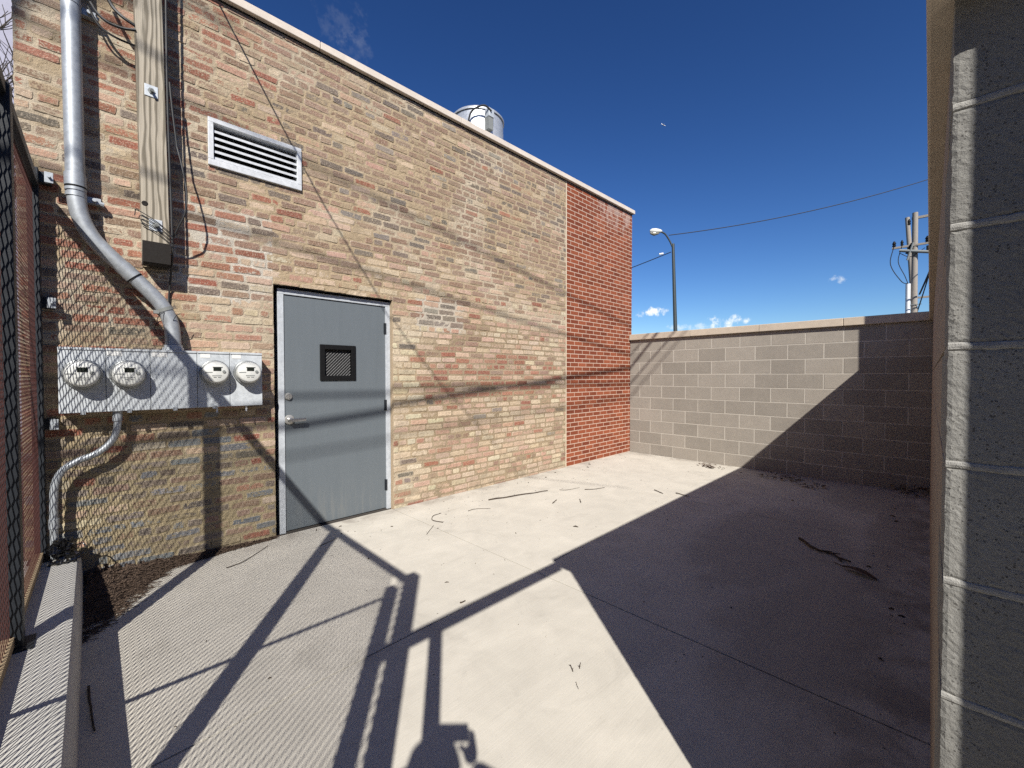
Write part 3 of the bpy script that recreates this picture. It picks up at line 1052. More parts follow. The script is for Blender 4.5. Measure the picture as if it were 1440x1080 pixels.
# ================================================================ right block wall and its near end
RW = thing('block_wall', 'near block wall along the right side with rough unfinished end', 'wall', (1.045, -0.007, 0),
           rotz=math.atan2(0.078, 5.91))
RL = 5.90
TH = 0.19


def rough_block(x0, x1, z0, z1, seed, n=26):
    """block with a broken rough end face at local x = x0 and ragged edges"""
    mb = MB()
    vs, fs = [], []
    ny, nz = n, n + 4
    ys = [(-TH) + TH * i / ny for i in range(ny + 1)]
    zz = [z0 + (z1 - z0) * j / nz for j in range(nz + 1)]
    # cross-section grids at three depths: rough face, 6 mm in, back
    for j, z in enumerate(zz):
        for i, y in enumerate(ys):
            nzv = mnoise.fractal(Vector((y * 55, z * 55, seed)), 0.9, 2.1, 4)
            nf = mnoise.noise(Vector((y * 210, z * 210, seed + 5)))
            e = min(i, ny - i, j, nz - j)
            dx = 0.0007 * nzv + 0.0008 * nf + (0.0014 if e == 0 else 0.0)
            dy = dz = 0.0
            if i in (0, ny):
                dy = (0.0016 * mnoise.noise(Vector((z * 60, seed, 2))) + 0.0012) * (-1 if i == ny else 1)
            if j in (0, nz):
                dz = (0.0025 * mnoise.noise(Vector((y * 60, seed, 7))) + 0.001) * (-1 if j == nz else 1)
            vs.append((x0 + max(-0.002, dx), y + dy, z + dz))
    w = ny + 1
    for j in range(nz):
        for i in range(ny):
            a = j * w + i
            fs.append((a, a + w, a + w + 1, a + 1))
    # sides: from the border ring back to x1
    ring = [i for i in range(w)] + [j * w + ny for j in range(1, nz + 1)] + [nz * w + i for i in range(ny - 1, -1, -1)] + [j * w for j in range(nz - 1, 0, -1)]
    base = len(vs)
    for r in ring:
        x, y, z = vs[r]
        yc = min(max(y, -TH), 0.0)
        vs.append((x1, 0.0 if abs(y) < 0.006 else (-TH if abs(y + TH) < 0.006 else yc), z0 if abs(z - z0) < 0.006 else (z1 if abs(z - z1) < 0.006 else z)))
    m = len(ring)
    for k in range(m):
        k2 = (k + 1) % m
        fs.append((ring[k], ring[k2], base + k2, base + k))
    mb.add(vs, fs)
    return mb


RZ2 = 0.0305 - 0.203
RH2 = 0.2035
TOPZ = RZ + 10 * RH
for k in range(11):
    z0, z1 = RZ2 + RH2 * k + 0.006, min(RZ2 + RH2 * (k + 1) - 0.006, TOPZ)
    if z0 < 0:
        z0 = -0.01
    if z1 - z0 < 0.03:
        continue
    l = 0.395 if k % 2 else 0.19
    part('block', rough_block(0.0, l, z0, z1, 3.7 * k), MAT['block_rough'], RW, local=True)
    # inner face courses beyond the end block
    mb = MB()
    x = l + 0.004
    while x < RL - 0.03:
        e = min(x + 0.395, RL)
        mb.box(x, e, -0.09, 0.0, z0 - 0.002, z1 + 0.002)
        x = e + 0.005
    part('block_course', mb, MAT['block_tan'], RW, local=True, bevel=0.0015)
    if z1 < TOPZ - 0.02:
        # struck mortar bed showing at the end
        b = MB()
        n = 22
        vs, fs = [], []
        for j in range(5):
            t = j / 4
            for i in range(n + 1):
                y = -TH + 0.003 + (TH - 0.004) * i / n
                z = z1 - 0.003 + t * 0.018
                x = 0.0015 - 0.0028 * math.sin(math.pi * t) + 0.0016 * mnoise.noise(Vector((y * 70, z * 120, k * 2.1))) + 0.0022 * (j in (0, 4))
                vs.append((x, y, z))
        for j in range(4):
            for i in range(n):
                a = j * (n + 1) + i
                fs.append((a, a + n + 1, a + n + 2, a + 1))
        b.add(vs, fs)
        b.box(0.003, 0.3, -TH + 0.004, -0.0015, z1 - 0.002, z1 + 0.014)
        part('mortar_joint', b, MAT['mortar_dark'], RW, local=True, smooth=False)
part('wall_core', MB().box(0.2, RL, -TH, -0.012, -0.03, TOPZ), MAT['mortar_dark'], RW, local=True)
cc = [-0.075, 1.5, 2.95, 4.4, RL - 0.06]
for a, b in zip(cc[:-1], cc[1:]):
    part('coping_stone', MB().box(a + 0.002, b - 0.002, -TH - 0.04, 0.034, TOPZ + 0.004, TOPZ + 0.108), MAT['coping'], RW, local=True, bevel=0.006)

# ================================================================ fence on a low concrete curb
curb = MB()
ca, cb = W - 0.01, -0.6
pf = [(-0.62, -0.02), (-0.085, -0.02), (-0.098, 0.215), (-0.112, 0.235), (-0.14, 0.242), (-0.60, 0.242)]
vs = [(x - (0.03 * (y - 2.0) / 2.0 if x > -0.3 else 0), y, z) for y in (ca, 3.0, 2.0, 1.0, cb) for (x, z) in pf]
fs = []
for i in range(4):
    for k in range(6):
        n = (k + 1) % 6
        fs.append((i * 6 + k, (i + 1) * 6 + k, (i + 1) * 6 + n, i * 6 + n))
fs += [tuple(range(6)), tuple(reversed(range(24, 30)))]
curb.add(vs, fs)
tag(part('concrete_curb', curb, MAT['curbc'], loc=(-0.35, 2.0, 0), smooth=True), 'low pale concrete curb under the steel mesh fence', 'curb')

FX = -0.300
fence = thing('mesh_fence', 'steel fence of red-brown expanded mesh between dark posts on the curb', 'fence', (FX, 2.0, 0.242))
FT = 2.63
POSTS = [(3.945, 0.052, 2.70), (2.76, 0.072, FT), (1.33, 0.075, FT), (0.03, 0.08, 2.70)]
for (y, w, zt) in POSTS:
    p = part('post', MB().box(FX - w / 2, FX + w / 2, y - w / 2, y + w / 2, 0.240, zt), MAT['steel'], fence, bevel=0.004)
    part('base_plate', MB().box(FX - w / 2 - 0.03, FX + w / 2 + 0.03, y - w / 2 - 0.03, y + w / 2 + 0.03, 0.2425, 0.25), MAT['steel'], p)
part('top_rail', MB().box(FX - 0.026, FX + 0.026, 0.065, 3.945 - 0.03, FT - 0.05, FT), MAT['steel'], fence, bevel=0.003)
part('frame_stile', MB().box(FX - 0.03, FX + 0.03, 0.20, 0.27, 0.25, 2.42), MAT['steel'], fence, bevel=0.003)
part('bottom_board', MB().box(FX - 0.03, FX + 0.012, 0.28, 3.91, 0.262, 0.30), MAT['board'], fence)
part('brace_rod', MB().tube([(FX - 0.045, 0.25, 2.32), (FX - 0.045, 2.12, 0.33)], 0.012, 8), MAT['steel'], fence)

SWD, LWD, SW = 0.0345, 0.077, 0.0031


def expanded(y0, y1, z0, z1):
    """expanded metal: touching zigzag strands, each a thin square bar"""
    ncol = int((y1 - y0) / (SWD / 2))
    nseg = int((z1 - z0) / (LWD / 2))
    k = np.arange(nseg + 1)
    z = z0 + k * LWD / 2
    V, F = [], []
    sq = np.array([(-SW, -0.0006), (SW, -0.0006), (SW, 0.0006), (-SW, 0.0006)])
    base = 0
    segf = []
    for s in range(nseg):
        for a in range(4):
            b = (a + 1) % 4
            segf.append((s * 4 + a, s * 4 + b, (s + 1) * 4 + b, (s + 1) * 4 + a))
    segf = np.array(segf)
    for c in range(ncol + 1):
        y = y0 + c * SWD / 2 + (SWD / 4 - SW * 0.7) * np.where((k + c) % 2 == 0, 1.0, -1.0)
        v = np.zeros((nseg + 1, 4, 3))
        v[:, :, 0] = FX + sq[None, :, 1] + 0.0012 * np.where((k + c) % 2 == 0, 1.0, -1.0)[:, None]
        v[:, :, 1] = y[:, None] + sq[None, :, 0]
        v[:, :, 2] = z[:, None]
        V.append(v.reshape(-1, 3))
        F.append(segf + base)
        base += (nseg + 1) * 4
    mb = MB()
    mb.v = [tuple(p) for p in np.concatenate(V).tolist()]
    mb.f = [tuple(f) for f in np.concatenate(F).tolist()]
    return mb


for (a, b) in ((0.27, 1.29), (1.37, 2.72), (2.80, 3.918)):
    part('expanded_mesh', expanded(a, b, 0.30, FT - 0.045), MAT['mesh'], fence, kind='stuff')
part('expanded_mesh', expanded(0.07, 0.20, 0.30, FT - 0.045), MAT['mesh'], fence, kind='stuff')
for z in (2.655, 1.87, 1.10):
    b = part('wall_bracket', MB().box(FX + 0.022, -0.222, 3.955, W - 0.004, z - 0.035, z + 0.035), MAT['steel'], fence, bevel=0.003)
    part('bolt_plate', MB().box(-0.250, -0.211, 3.925, 3.934, z - 0.036, z + 0.03), MAT['galv'], b, bevel=0.002)
    part('bolt', MB().tube([(-0.230, 3.925, z), (-0.230, 3.908, z)], 0.008, 6), MAT['galv'], b)

# gate frame beside and above the camera
gate = thing('entrance_gate', 'dark steel gate header and stile at the yard entrance whose shadow crosses the slabs', 'gate', (-0.11, -0.03, 0))
part('header_bar', MB().box(-0.50, 0.955, -0.050, 0.0, 2.055, 2.135), MAT['steel'], gate, bevel=0.003)
part('stile', MB().box(-0.140, -0.085, -0.050, 0.0, 0.0, 2.055), MAT['steel'], gate, bevel=0.003)
gp = thing('gate_post', 'square dark steel gate post bolted in front of the rough wall end', 'post', (0.80, -0.52, 0))
part('post', MB().box(0.74, 0.86, -0.595, -0.452, 0.0, 2.6), MAT['steel'], gp, bevel=0.004)
part('cap', MB().box(0.735, 0.865, -0.60, -0.447, 2.6, 2.61), MAT['steel'], gp)

# ================================================================ electric meters
mt = thing('meter_bank', 'row of five grey electric meter cabinets with four round meters on the brick', 'electric meters', (0.36, W, 1.17))
mx = [-0.209, 0.008, 0.233, 0.498, 0.703, 0.926]
MY = 3.872
mz0, mz1 = 1.168, 1.588
cabs = []
for a, b in zip(mx[:-1], mx[1:]):
    c = part('meter_cabinet', MB().box(a + 0.0012, b - 0.0012, MY, W - 0.004, mz0, mz1), MAT['cabinet'], mt, bevel=0.003)
    cabs.append(c)
    part('cover_lip', MB().box(a + 0.003, b - 0.003, MY - 0.006, MY - 0.0005, mz1 - 0.012, mz1 + 0.003), MAT['cabinet'], c)
    if b < 0.9:
        part('latch', MB().box((a + b) / 2 - 0.012, (a + b) / 2 + 0.012, MY - 0.012, MY, mz0 - 0.012, mz0 + 0.012), MAT['galv'], c)
for i, (x, wdt) in enumerate(((0.052, 0.075), (0.283, 0.085), (0.548, 0.06), (0.748, 0.06))):
    par = cabs[(1, 2, 3, 4)[i]]
    part('label_plate', MB().box(x - wdt / 2, x + wdt / 2, MY - 0.002, MY - 0.0006, mz1 - 0.046, mz1 - 0.017), MAT['sticker'], par)
for x, z, host in ((-0.099, 1.419, 0), (0.119, 1.419, 1), (0.603, 1.432, 3), (0.818, 1.433, 4)):
    mmb = MB().lathe([(0.094, 0.0), (0.096, 0.010), (0.094, 0.026), (0.086, 0.030), (0.085, 0.036)], (x, MY, z), 'y', 36)
    ring = part('meter', mmb, MAT['meterring'], mt, smooth=True)
    body = MB().lathe([(0.083, 0.034), (0.083, 0.072), (0.080, 0.088), (0.074, 0.098), (0.066, 0.102), (0.0, 0.1035)], (x, MY, z), 'y', 36)
    part('meter_cover', body, MAT['meterw'], ring, smooth=True)
    yf = MY - 0.105
    part('display', MB().box(x - 0.022, x + 0.026, yf - 0.001, yf + 0.004, z + 0.012, z + 0.040), MAT['lcd'], ring)
    part('display_hood', MB().box(x - 0.028, x + 0.032, yf - 0.004, yf + 0.004, z + 0.0405, z + 0.046), MAT['meterw'], ring)
    part('side_tab', MB().box(x - 0.072, x - 0.026, yf + 0.002, yf + 0.012, z - 0.004, z + 0.003), MAT['meterdk'], ring)
    part('port', MB().lathe([(0.011, -0.004), (0.011, 0.003), (0.0, 0.0035)], (x + 0.044, yf, z + 0.006), 'y', 14), MAT['meterdk'], ring)
    ln = MB()
    for r, (a, b) in enumerate(((-0.03, 0.03), (-0.022, -0.004), (0.006, 0.024))):
        ln.box(x + a, x + b, yf - 0.0004, yf + 0.002, z - 0.026 - 0.012 * (r > 0), z - 0.0225 - 0.012 * (r > 0))
    part('dial_print', ln, MAT['meterdk'], ring)
for x in (0.62, 0.815):
    part('seal_tag', MB().box(x - 0.006, x + 0.006, MY + 0.02, MY + 0.024, mz0 - 0.045, mz0 - 0.002), MAT['white'], mt)

# big conduit
PY = 3.925


def spline(pts, n=6):
    P = [Vector(p) for p in pts]
    P = [P[0] * 2 - P[1]] + P + [P[-1] * 2 - P[-2]]
    out = []
    for i in range(1, len(P) - 2):
        for k in range(n):
            t = k / n
            a, b, c, d = P[i - 1:i + 3]
            out.append(0.5 * ((2 * b) + (c - a) * t + (2 * a - 5 * b + 4 * c - d) * t * t + (3 * b - a - 3 * c + d) * t ** 3))
    out.append(P[-2])
    return out


con = thing('conduit', 'thick galvanised conduit bending down into the top of the meter cabinets', 'pipe', (0.36, PY, 1.588))
path = spline([(-0.121, PY, 5.2), (-0.120, PY, 4.2), (-0.118, PY, 3.4), (-0.115, PY, 2.80), (-0.112, PY, 2.60), (-0.098, PY, 2.46), (-0.052, PY, 2.335), (0.020, PY, 2.24), (0.129, PY, 2.122),
               (0.225, PY, 2.018), (0.305, PY, 1.915), (0.350, PY, 1.81), (0.364, PY, 1.71), (0.366, PY, 1.588)], 5)
part('pipe', MB().tube(path, 0.047, 20), MAT['galv'], con, smooth=True)
part('coupling', MB().tube([(-0.1155, PY, 2.71), (-0.1145, PY, 2.63)], 0.052, 20).tube([(-0.1145, PY, 2.618), (-0.114, PY, 2.60)], 0.051, 20), MAT['galv'], con, smooth=True)
part('coupling', MB().tube([(0.098, PY, 2.156), (0.158, PY, 2.090)], 0.0505, 20), MAT['galv'], con, smooth=True)
part('joint_ring', MB().tube([(0.159, PY, 2.089), (0.164, PY, 2.0835)], 0.0512, 20), MAT['black'], con, smooth=True)
part('joint_ring', MB().tube([(-0.1147, PY, 2.629), (-0.1144, PY, 2.619)], 0.0505, 20), MAT['black'], con, smooth=True)
part('hub', MB().tube([(0.366, PY, 1.588), (0.366, PY, 1.612)], 0.062, 8).tube([(0.366, PY, 1.612), (0.366, PY, 1.63)], 0.054, 18), MAT['galv2'], con, smooth=True)
for (cx, cz) in ((-0.113, 2.575), (-0.1205, 3.80)):
    st = part('pipe_strap', MB().tube([(cx, PY, cz - 0.012), (cx, PY, cz + 0.012)], 0.0505, 20).box(cx + 0.04, cx + 0.115, W - 0.05, W - 0.004, cz - 0.02, cz + 0.02), MAT['galv'], con, smooth=True)
    part('strap_bolt', MB().tube([(cx + 0.085, W - 0.05, cz), (cx + 0.085, W - 0.075, cz)], 0.012, 8).tube([(cx + 0.11, W - 0.045, cz - 0.012), (cx + 0.13, W - 0.045, cz - 0.016)], 0.016, 8), MAT['galv'], st)
cx, cz = 0.322, 1.885
part('hose_clamp', MB().tube([(cx - 0.005, PY, cz + 0.011), (cx + 0.005, PY, cz - 0.011)], 0.0505, 20).box(cx - 0.065, cx - 0.035, PY - 0.03, PY, cz - 0.035, cz - 0.012), MAT['meterdk'], con, smooth=True)

lc = thing('conduit', 'thin bent conduit from the cabinets down to the curb corner', 'pipe', (-0.24, 3.91, 0.242))
LY = 3.915
path = spline([(0.062, LY, 1.168), (0.060, LY, 1.06), (0.030, LY, 0.965), (-0.040, LY, 0.893), (-0.130, LY, 0.853), (-0.197, LY, 0.803), (-0.232, LY, 0.72), (-0.240, LY, 0.60), (-0.241, LY, 0.45), (-0.240, LY, 0.243)], 6)
part('pipe', MB().tube(path, 0.0205, 14), MAT['galv'], lc, smooth=True)
part('connector', MB().tube([(0.062, LY, 1.167), (0.061, LY, 1.10)], 0.026, 14), MAT['galv'], lc, smooth=True)
part('connector', MB().tube([(-0.2405, LY, 0.50), (-0.2408, LY, 0.44)], 0.025, 14), MAT['galv'], lc, smooth=True)

# timber post on the wall
tp = thing('timber_post', 'weathered square timber bolted upright to the brick above the meters', 'post', (0.29, 3.93, 2.18))
tx0, tx1, tyf = 0.206, 0.352, 3.862
pm = MB()
lean = -0.012
zt = 5.2


def tpx(x, z):
    return x + lean * (z - 2.2)


front = [(tpx(tx0, zt), tyf, zt), (tpx(tx1, zt), tyf, zt), (tpx(tx1, 2.345), tyf, 2.345), (tpx(tx0, 2.345), tyf, 2.345)]
back = [(tpx(tx0, zt), W - 0.003, zt), (tpx(tx1, zt), W - 0.003, zt), (tpx(tx1, 2.205), W - 0.003, 2.205), (tpx(tx0, 2.205), W - 0.003, 2.205)]
pm.add(front + back, [(0, 3, 2, 1), (4, 5, 6, 7), (0, 1, 5, 4), (1, 2, 6, 5), (3, 0, 4, 7)])
part('timber', pm, MAT['wood'], tp, bevel=0.003)
eg = MB()
eg.prism([(tpx(tx0, 2.345) - 0.001, tyf - 0.003, 2.345), (tpx(tx0, 2.345) - 0.001, tyf + 0.01, 2.345), (tpx(tx0, 2.2) - 0.001, W - 0.004, 2.2), (tpx(tx0, 2.2) - 0.001, tyf + 0.03, 2.19), (tpx(tx0, 2.2) - 0.001, tyf - 0.003, 2.20)],
         (tx1 - tx0 + 0.003, 0, 0))
part('dark_shaded_end', eg, MAT['endgrain'], tp)  # near-black cut end: dark wood with its shade painted in
for z in (3.385, 2.462):
    x = tpx(0.278, z)
    pl = part('washer_plate', MB().box(x - 0.036, x + 0.036, tyf - 0.005, tyf - 0.0005, z - 0.04, z + 0.04), MAT['galv2'], tp, bevel=0.002)
    part('bolt', MB().tube([(x, tyf - 0.005, z), (x, tyf - 0.012, z)], 0.020, 6).tube([(x, tyf - 0.012, z), (x + 0.002, tyf - 0.04, z - 0.008)], 0.0095, 8), MAT['meterdk'], pl)
part('knot', MB().lathe([(0.018, 0.0), (0.014, 0.003), (0.0, 0.001)], (tpx(0.224, 2.60), tyf - 0.0005, 2.60), 'y', 10), MAT['endgrain'], tp)
# cables fixed along it
cb = MB()
cb.tube(spline([(0.362, 3.87, 5.1), (0.352, 3.87, 4.0), (0.352, 3.866, 3.3), (0.362, 3.87, 2.7), (0.366, 3.88, 2.3), (0.362, 3.96, 2.15), (0.352, 4.0, 1.98), (0.345, 3.99, 1.80)], 6), 0.007, 6)
tag(part('power_cable', cb, MAT['cable'], loc=(0.36, 3.9, 2.0)), 'black cable running down the right edge of the timber post', 'cable')
cb = MB()
cb.tube(spline([(0.40, 3.86, 3.05), (0.425, 3.83, 2.9), (0.445, 3.81, 2.72), (0.435, 3.82, 2.58), (0.40, 3.86, 2.48), (0.37, 3.9, 2.40)], 6), 0.006, 6)
cb.tube(spline([(0.365, 3.87, 3.5), (0.378, 3.865, 3.3), (0.40, 3.86, 3.05)], 6), 0.006, 6)
tag(part('loose_cable', cb, MAT['cable'], loc=(0.42, 3.85, 2.5)), 'slack black loop of cable hanging beside the timber post', 'cable')
cb = MB()
cb.tube(spline([(-0.03, 3.92, 3.85), (0.0, 3.90, 3.79), (0.05, 3.88, 3.745), (0.12, 3.87, 3.74), (0.19, 3.86, 3.76)], 6), 0.009, 6)
cb.tube(spline([(-0.04, 3.94, 3.83), (0.01, 3.93, 3.73), (0.09, 3.92, 3.69), (0.20, 3.94, 3.70)], 6), 0.007, 6)
cb.tube(spline([(0.04, 3.95, 3.98), (0.08, 3.90, 3.87), (0.13, 3.88, 3.82), (0.19, 3.88, 3.80)], 6), 0.011, 6)
tag(part('drooping_cable', cb, MAT['cable'], loc=(0.08, 3.9, 3.75)), 'black cables drooping between the conduit top and the timber post', 'cable')
wr = MB()
for k in range(4):
    z = 2.53 - 0.025 * k
    wr.tube(spline([(0.165 + 0.02 * k, 3.85, z - 0.02 + 0.03 * (k == 0)), (0.20, 3.845, z), (0.28, 3.848, z - 0.045), (0.358, 3.852, z - 0.11)], 5), 0.0028, 5)
wr.tube(spline([(0.165, 3.85, 2.50), (0.172, 3.845, 2.545), (0.19, 3.845, 2.535)], 5), 0.003, 5)
tag(part('tie_wire', wr, MAT['cable'], loc=(0.26, 3.85, 2.45)), 'thin black tie wires wound round the foot of the timber post', 'wire')
wr = MB()
for (x, z) in ((0.315, 1.86), (0.30, 1.80), (0.405, 1.86)):
    wr.tube(spline([(x, 3.88, z), (x - 0.025, 3.87, z - 0.02), (x - 0.04, 3.88, z - 0.055), (x - 0.03, 3.9, z - 0.075)], 5), 0.0025, 5)
tag(part('wire_ends', wr, MAT['cable'], loc=(0.3, 3.88, 1.8)), 'short black wire ends poking out at the conduit clamp', 'wire')

# ================================================================ roof exhaust fan
ef = thing('exhaust_fan', 'round silver exhaust fan showing above the roof coping', 'roof fan', (4.12, 4.95, 4.15))
fc = (4.10, 4.95, -0.14)
part('roof_curb', MB().box(3.72, 4.52, 4.55, 5.35, 4.15, 4.75), MAT['galv2'], ef, bevel=0.01)
part('drum', MB().lathe([(0.40, 4.75), (0.47, 4.80), (0.50, 4.86), (0.465, 4.94), (0.395, 5.0), (0.388, 5.335)], fc, 'z', 48), MAT['fan'], ef, smooth=True)
part('shadow_gap', MB().lathe([(0.38, 5.335), (0.38, 5.352)], fc, 'z', 48), MAT['void'], ef, smooth=True)
part('lid', MB().lathe([(0.405, 5.345), (0.405, 5.368), (0.375, 5.40), (0.29, 5.425), (0.0, 5.43)], fc, 'z', 48), MAT['fan'], ef, smooth=True)
jb = part('junction_box', MB().box(3.93, 4.03, 4.49, 4.58, 5.07, 5.19), MAT['galv2'], ef, bevel=0.005)
part('bracket', MB().box(3.935, 4.02, 4.50, 4.58, 4.9, 5.07), MAT['meterdk'], ef)
part('feed_cable', MB().tube(spline([(3.97, 4.48, 5.14), (3.86, 4.52, 5.19), (3.75, 4.65, 5.12), (3.73, 4.72, 4.95)], 6), 0.013, 8), MAT['cable'], ef)

# ================================================================ overhead cables and poles
def cable(name, a, b, sag, r, label, cat='overhead cable', grp=None):
    a, b = Vector(a), Vector(b)
    n = 24
    pts = [a.lerp(b, t / n) - Vector((0, 0, 4 * sag * (t / n) * (1 - t / n))) for t in range(n + 1)]
    mb = MB().tube(pts, r, 6)
    return tag(part(name, mb, MAT['cable'], loc=tuple(a)), label, cat, grp)


UP = (34.8, 1.15)
up_ = thing('utility_pole', 'weathered wooden utility pole with crossarm hardware above the far wall corner', 'utility pole', (UP[0], UP[1], -0.06))
part('pole', MB().tube([(UP[0], UP[1], -0.06), (UP[0] - 0.05, UP[1] + 0.05, 11.1)], [0.17, 0.13], 14), MAT['pole'], up_, smooth=True)
part('crossarm', MB().box(UP[0] - 0.06, UP[0] + 0.06, UP[1] - 2.3, UP[1] + 0.2, 10.72, 10.86), MAT['pole'], up_, bevel=0.01)
part('lower_crossarm', MB().box(UP[0] - 0.2, UP[0] - 0.1, UP[1] - 0.8, UP[1] + 1.05, 9.1, 9.22), MAT['pole'], up_, bevel=0.01)
for (dy, z, r_) in ((0.95, 9.22, 0.10), (0.6, 9.22, 0.08), (-0.5, 9.22, 0.12), (0.3, 10.4, 0.08)):
    part('insulator', MB().lathe([(r_ * 0.5, 0), (r_, 0.08), (r_ * 0.6, 0.14), (r_, 0.2), (r_ * 0.6, 0.3), (r_ * 0.3, 0.36)], (UP[0] - 0.15, UP[1] + dy, z), 'z', 12), MAT['black'], up_, smooth=True)
part('cutout_switch', MB().box(UP[0] - 0.28, UP[0] - 0.12, UP[1] - 0.75, UP[1] - 0.45, 8.6, 9.0).tube([(UP[0] - 0.2, UP[1] + 0.4, 8.7), (UP[0] - 0.2, UP[1] + 0.15, 9.3)], 0.06, 8), MAT['black'], up_, bevel=0.02)
part('splice_case', MB().tube([(UP[0] - 0.25, UP[1] + 0.7, 8.95), (UP[0] - 0.25, UP[1] - 0.6, 8.6)], 0.09, 10).tube([(UP[0] - 0.3, UP[1] + 0.1, 9.3), (UP[0] - 0.28, UP[1] + 0.35, 8.3)], 0.05, 8), MAT['meterdk'], up_, smooth=True)
part('riser_pipe', MB().tube([(UP[0] - 0.14, UP[1] + 0.28, -0.06), (UP[0] - 0.14, UP[1] + 0.30, 6.9)], 0.115, 12), MAT['white'], up_, smooth=True)
part('jumper_wires', MB().tube(spline([(UP[0] - 0.2, UP[1] + 0.95, 9.3), (UP[0] - 0.2, UP[1] + 1.1, 8.2), (UP[0] - 0.2, UP[1] + 0.6, 7.1), (UP[0] - 0.2, UP[1] + 0.3, 6.9)], 6), 0.022, 6)
     .tube(spline([(UP[0] - 0.2, UP[1] + 0.6, 9.2), (UP[0] - 0.2, UP[1] + 0.75, 8.3), (UP[0] - 0.2, UP[1] + 0.45, 7.4), (UP[0] - 0.2, UP[1] + 0.3, 6.9)], 6), 0.02, 6)
     .tube(spline([(UP[0] - 0.2, UP[1] - 0.4, 8.9), (UP[0] - 0.2, UP[1] + 0.2, 8.5), (UP[0] - 0.2, UP[1] + 0.7, 8.8)], 6), 0.02, 6), MAT['cable'], up_, smooth=True)
part('steps', MB().box(UP[0] - 0.03, UP[0] + 0.03, UP[1] + 0.1, UP[1] + 0.75, 4.5, 4.54).box(UP[0] - 0.2, UP[0] - 0.17, UP[1] - 0.3, UP[1] + 0.3, 5.6, 5.64), MAT['meterdk'], up_)
p2 = thing('utility_pole', 'second pole half hidden behind the front utility pole', 'utility pole', (39.5, 1.0, -0.06))
part('pole', MB().tube([(39.5, 0.95, -0.06), (39.5, 1.75, 12.2)], [0.16, 0.12], 12), MAT['pole'], p2, smooth=True)
part('transformer', MB().lathe([(0.26, 5.0), (0.28, 5.05), (0.28, 5.95), (0.2, 6.05), (0.0, 6.08)], (39.4, 0.2, 0), 'z', 16), MAT['galv2'], p2, smooth=True)
part('crossarm', MB().box(39.4, 39.5, -0.9, 1.5, 6.6, 6.72), MAT['pole'], p2)
BP = (-16.0, -1.6)
bp = thing('utility_pole', 'wooden utility pole standing behind the yard entrance', 'utility pole', (BP[0], BP[1], -0.06))
part('pole', MB().tube([(BP[0], BP[1], -0.06), (BP[0], BP[1], 11.6)], [0.17, 0.13], 14), MAT['pole'], bp, smooth=True)
part('crossarm', MB().box(BP[0] - 0.06, BP[0] + 0.06, BP[1] - 3.2, BP[1] + 0.9, 11.0, 11.14), MAT['pole'], bp, bevel=0.01)


def wire_through(p1, t1, p2, t2, xa, xb):
    """straight line through the sun rays that end at p1 and p2, from x = xa to x = xb"""
    s = Vector((SX, SY, -1))
    c1, c2 = Vector(p1) - s * t1, Vector(p2) - s * t2
    d = c2 - c1
    return c1 + d * ((xa - c1.x) / d.x), c1 + d * ((xb - c1.x) / d.x)


WIRES = [((1.13, 4.06, 0.955), 4.7, (6.94, W, 1.54), 4.8, 0.026, 34.6, 'thick bundled cable strung behind the yard towards the far pole'),
         ((1.13, 4.06, 1.235), 5.2, (6.94, W, 1.25), 5.2, 0.016, 34.6, 'middle thinner cable strung beside the bundled cable'),
         ((2.3, W, 0.80), 7.2, (6.82, W, 1.0), 7.2, 0.012, 34.6, 'lowest slack cable in the span behind the yard'),
         ((1.12, W, 2.55), 4.7, (3.66, W, 2.215), 4.7, 0.013, 9.0, 'upper sloping service cable high behind the yard'),
         ((2.98, W, 3.03), 5.2, (4.48, W, 2.76), 5.2, 0.014, 9.0, 'topmost sloping service cable high behind the yard')]
for p1, t1, p2, t2, r, xe, lab in WIRES:
    a, b = wire_through(p1, t1, p2, t2, -16.0, xe)
    cable('overhead_cable', a, b, 0.0, r, lab)
# service drop to the brick wall: its shadow slants across the brick
s = Vector((SX, SY, -1))
sp_pts = []
for (x, z, t) in ((0.60, 4.50, 0.05), (0.678, 4.36, 0.25), (1.29, 3.302, 1.2), (1.641, 2.753, 1.95), (2.234, 1.92, 3.0), (2.772, 1.311, 4.0), (3.1, 1.0, 4.7)):
    sp_pts.append(Vector((x, W, z)) - s * t)
last = sp_pts[-1]
sp_pts.append(last + (last - sp_pts[-2]).normalized() * 6.0)
tag(part('service_drop', MB().tube(spline(sp_pts, 6), 0.0075, 6), MAT['cable'], loc=(0.6, W, 4.5)), 'thin black service drop fixed high on the brick wall, shadow slanting past the louvre', 'overhead cable')

# street lamp
LP = (22.2, 10.2)
sl_ = thing('street_lamp', 'tall dark street lamp with a curved arm beyond the far wall', 'street lamp', (LP[0], LP[1], -0.06))
part('pole', MB().tube([(LP[0] + 0.12, LP[1] - 0.2, -0.06), (LP[0], LP[1] + 0.04, 8.55)], [0.125, 0.075], 14), MAT['lamp'], sl_, smooth=True)
ah = Vector((LP[0], LP[1] + 0.04, 8.3))
hd = Vector((21.65, 10.73, 9.22))
part('arm', MB().tube(spline([ah, ah + Vector((-0.12, 0.12, 0.38)), ah.lerp(hd, 0.55) + Vector((0, 0, 0.22)), hd + Vector((0.10, -0.12, -0.08)), hd], 6), 0.045, 10), MAT['lamp'], sl_, smooth=True)
dirh = Vector((-0.6, 0.75, 0.05)).normalized()
hm = MB()
c = hd + dirh * 0.25
hm.tube([c - dirh * 0.36, c - dirh * 0.27, c - dirh * 0.05, c + dirh * 0.16, c + dirh * 0.27], [0.05, 0.10, 0.15, 0.14, 0.06], 14)
lh = part('lamp_head', hm, MAT['lamphead'], sl_, smooth=True)
lh.scale = (1, 1, 1)
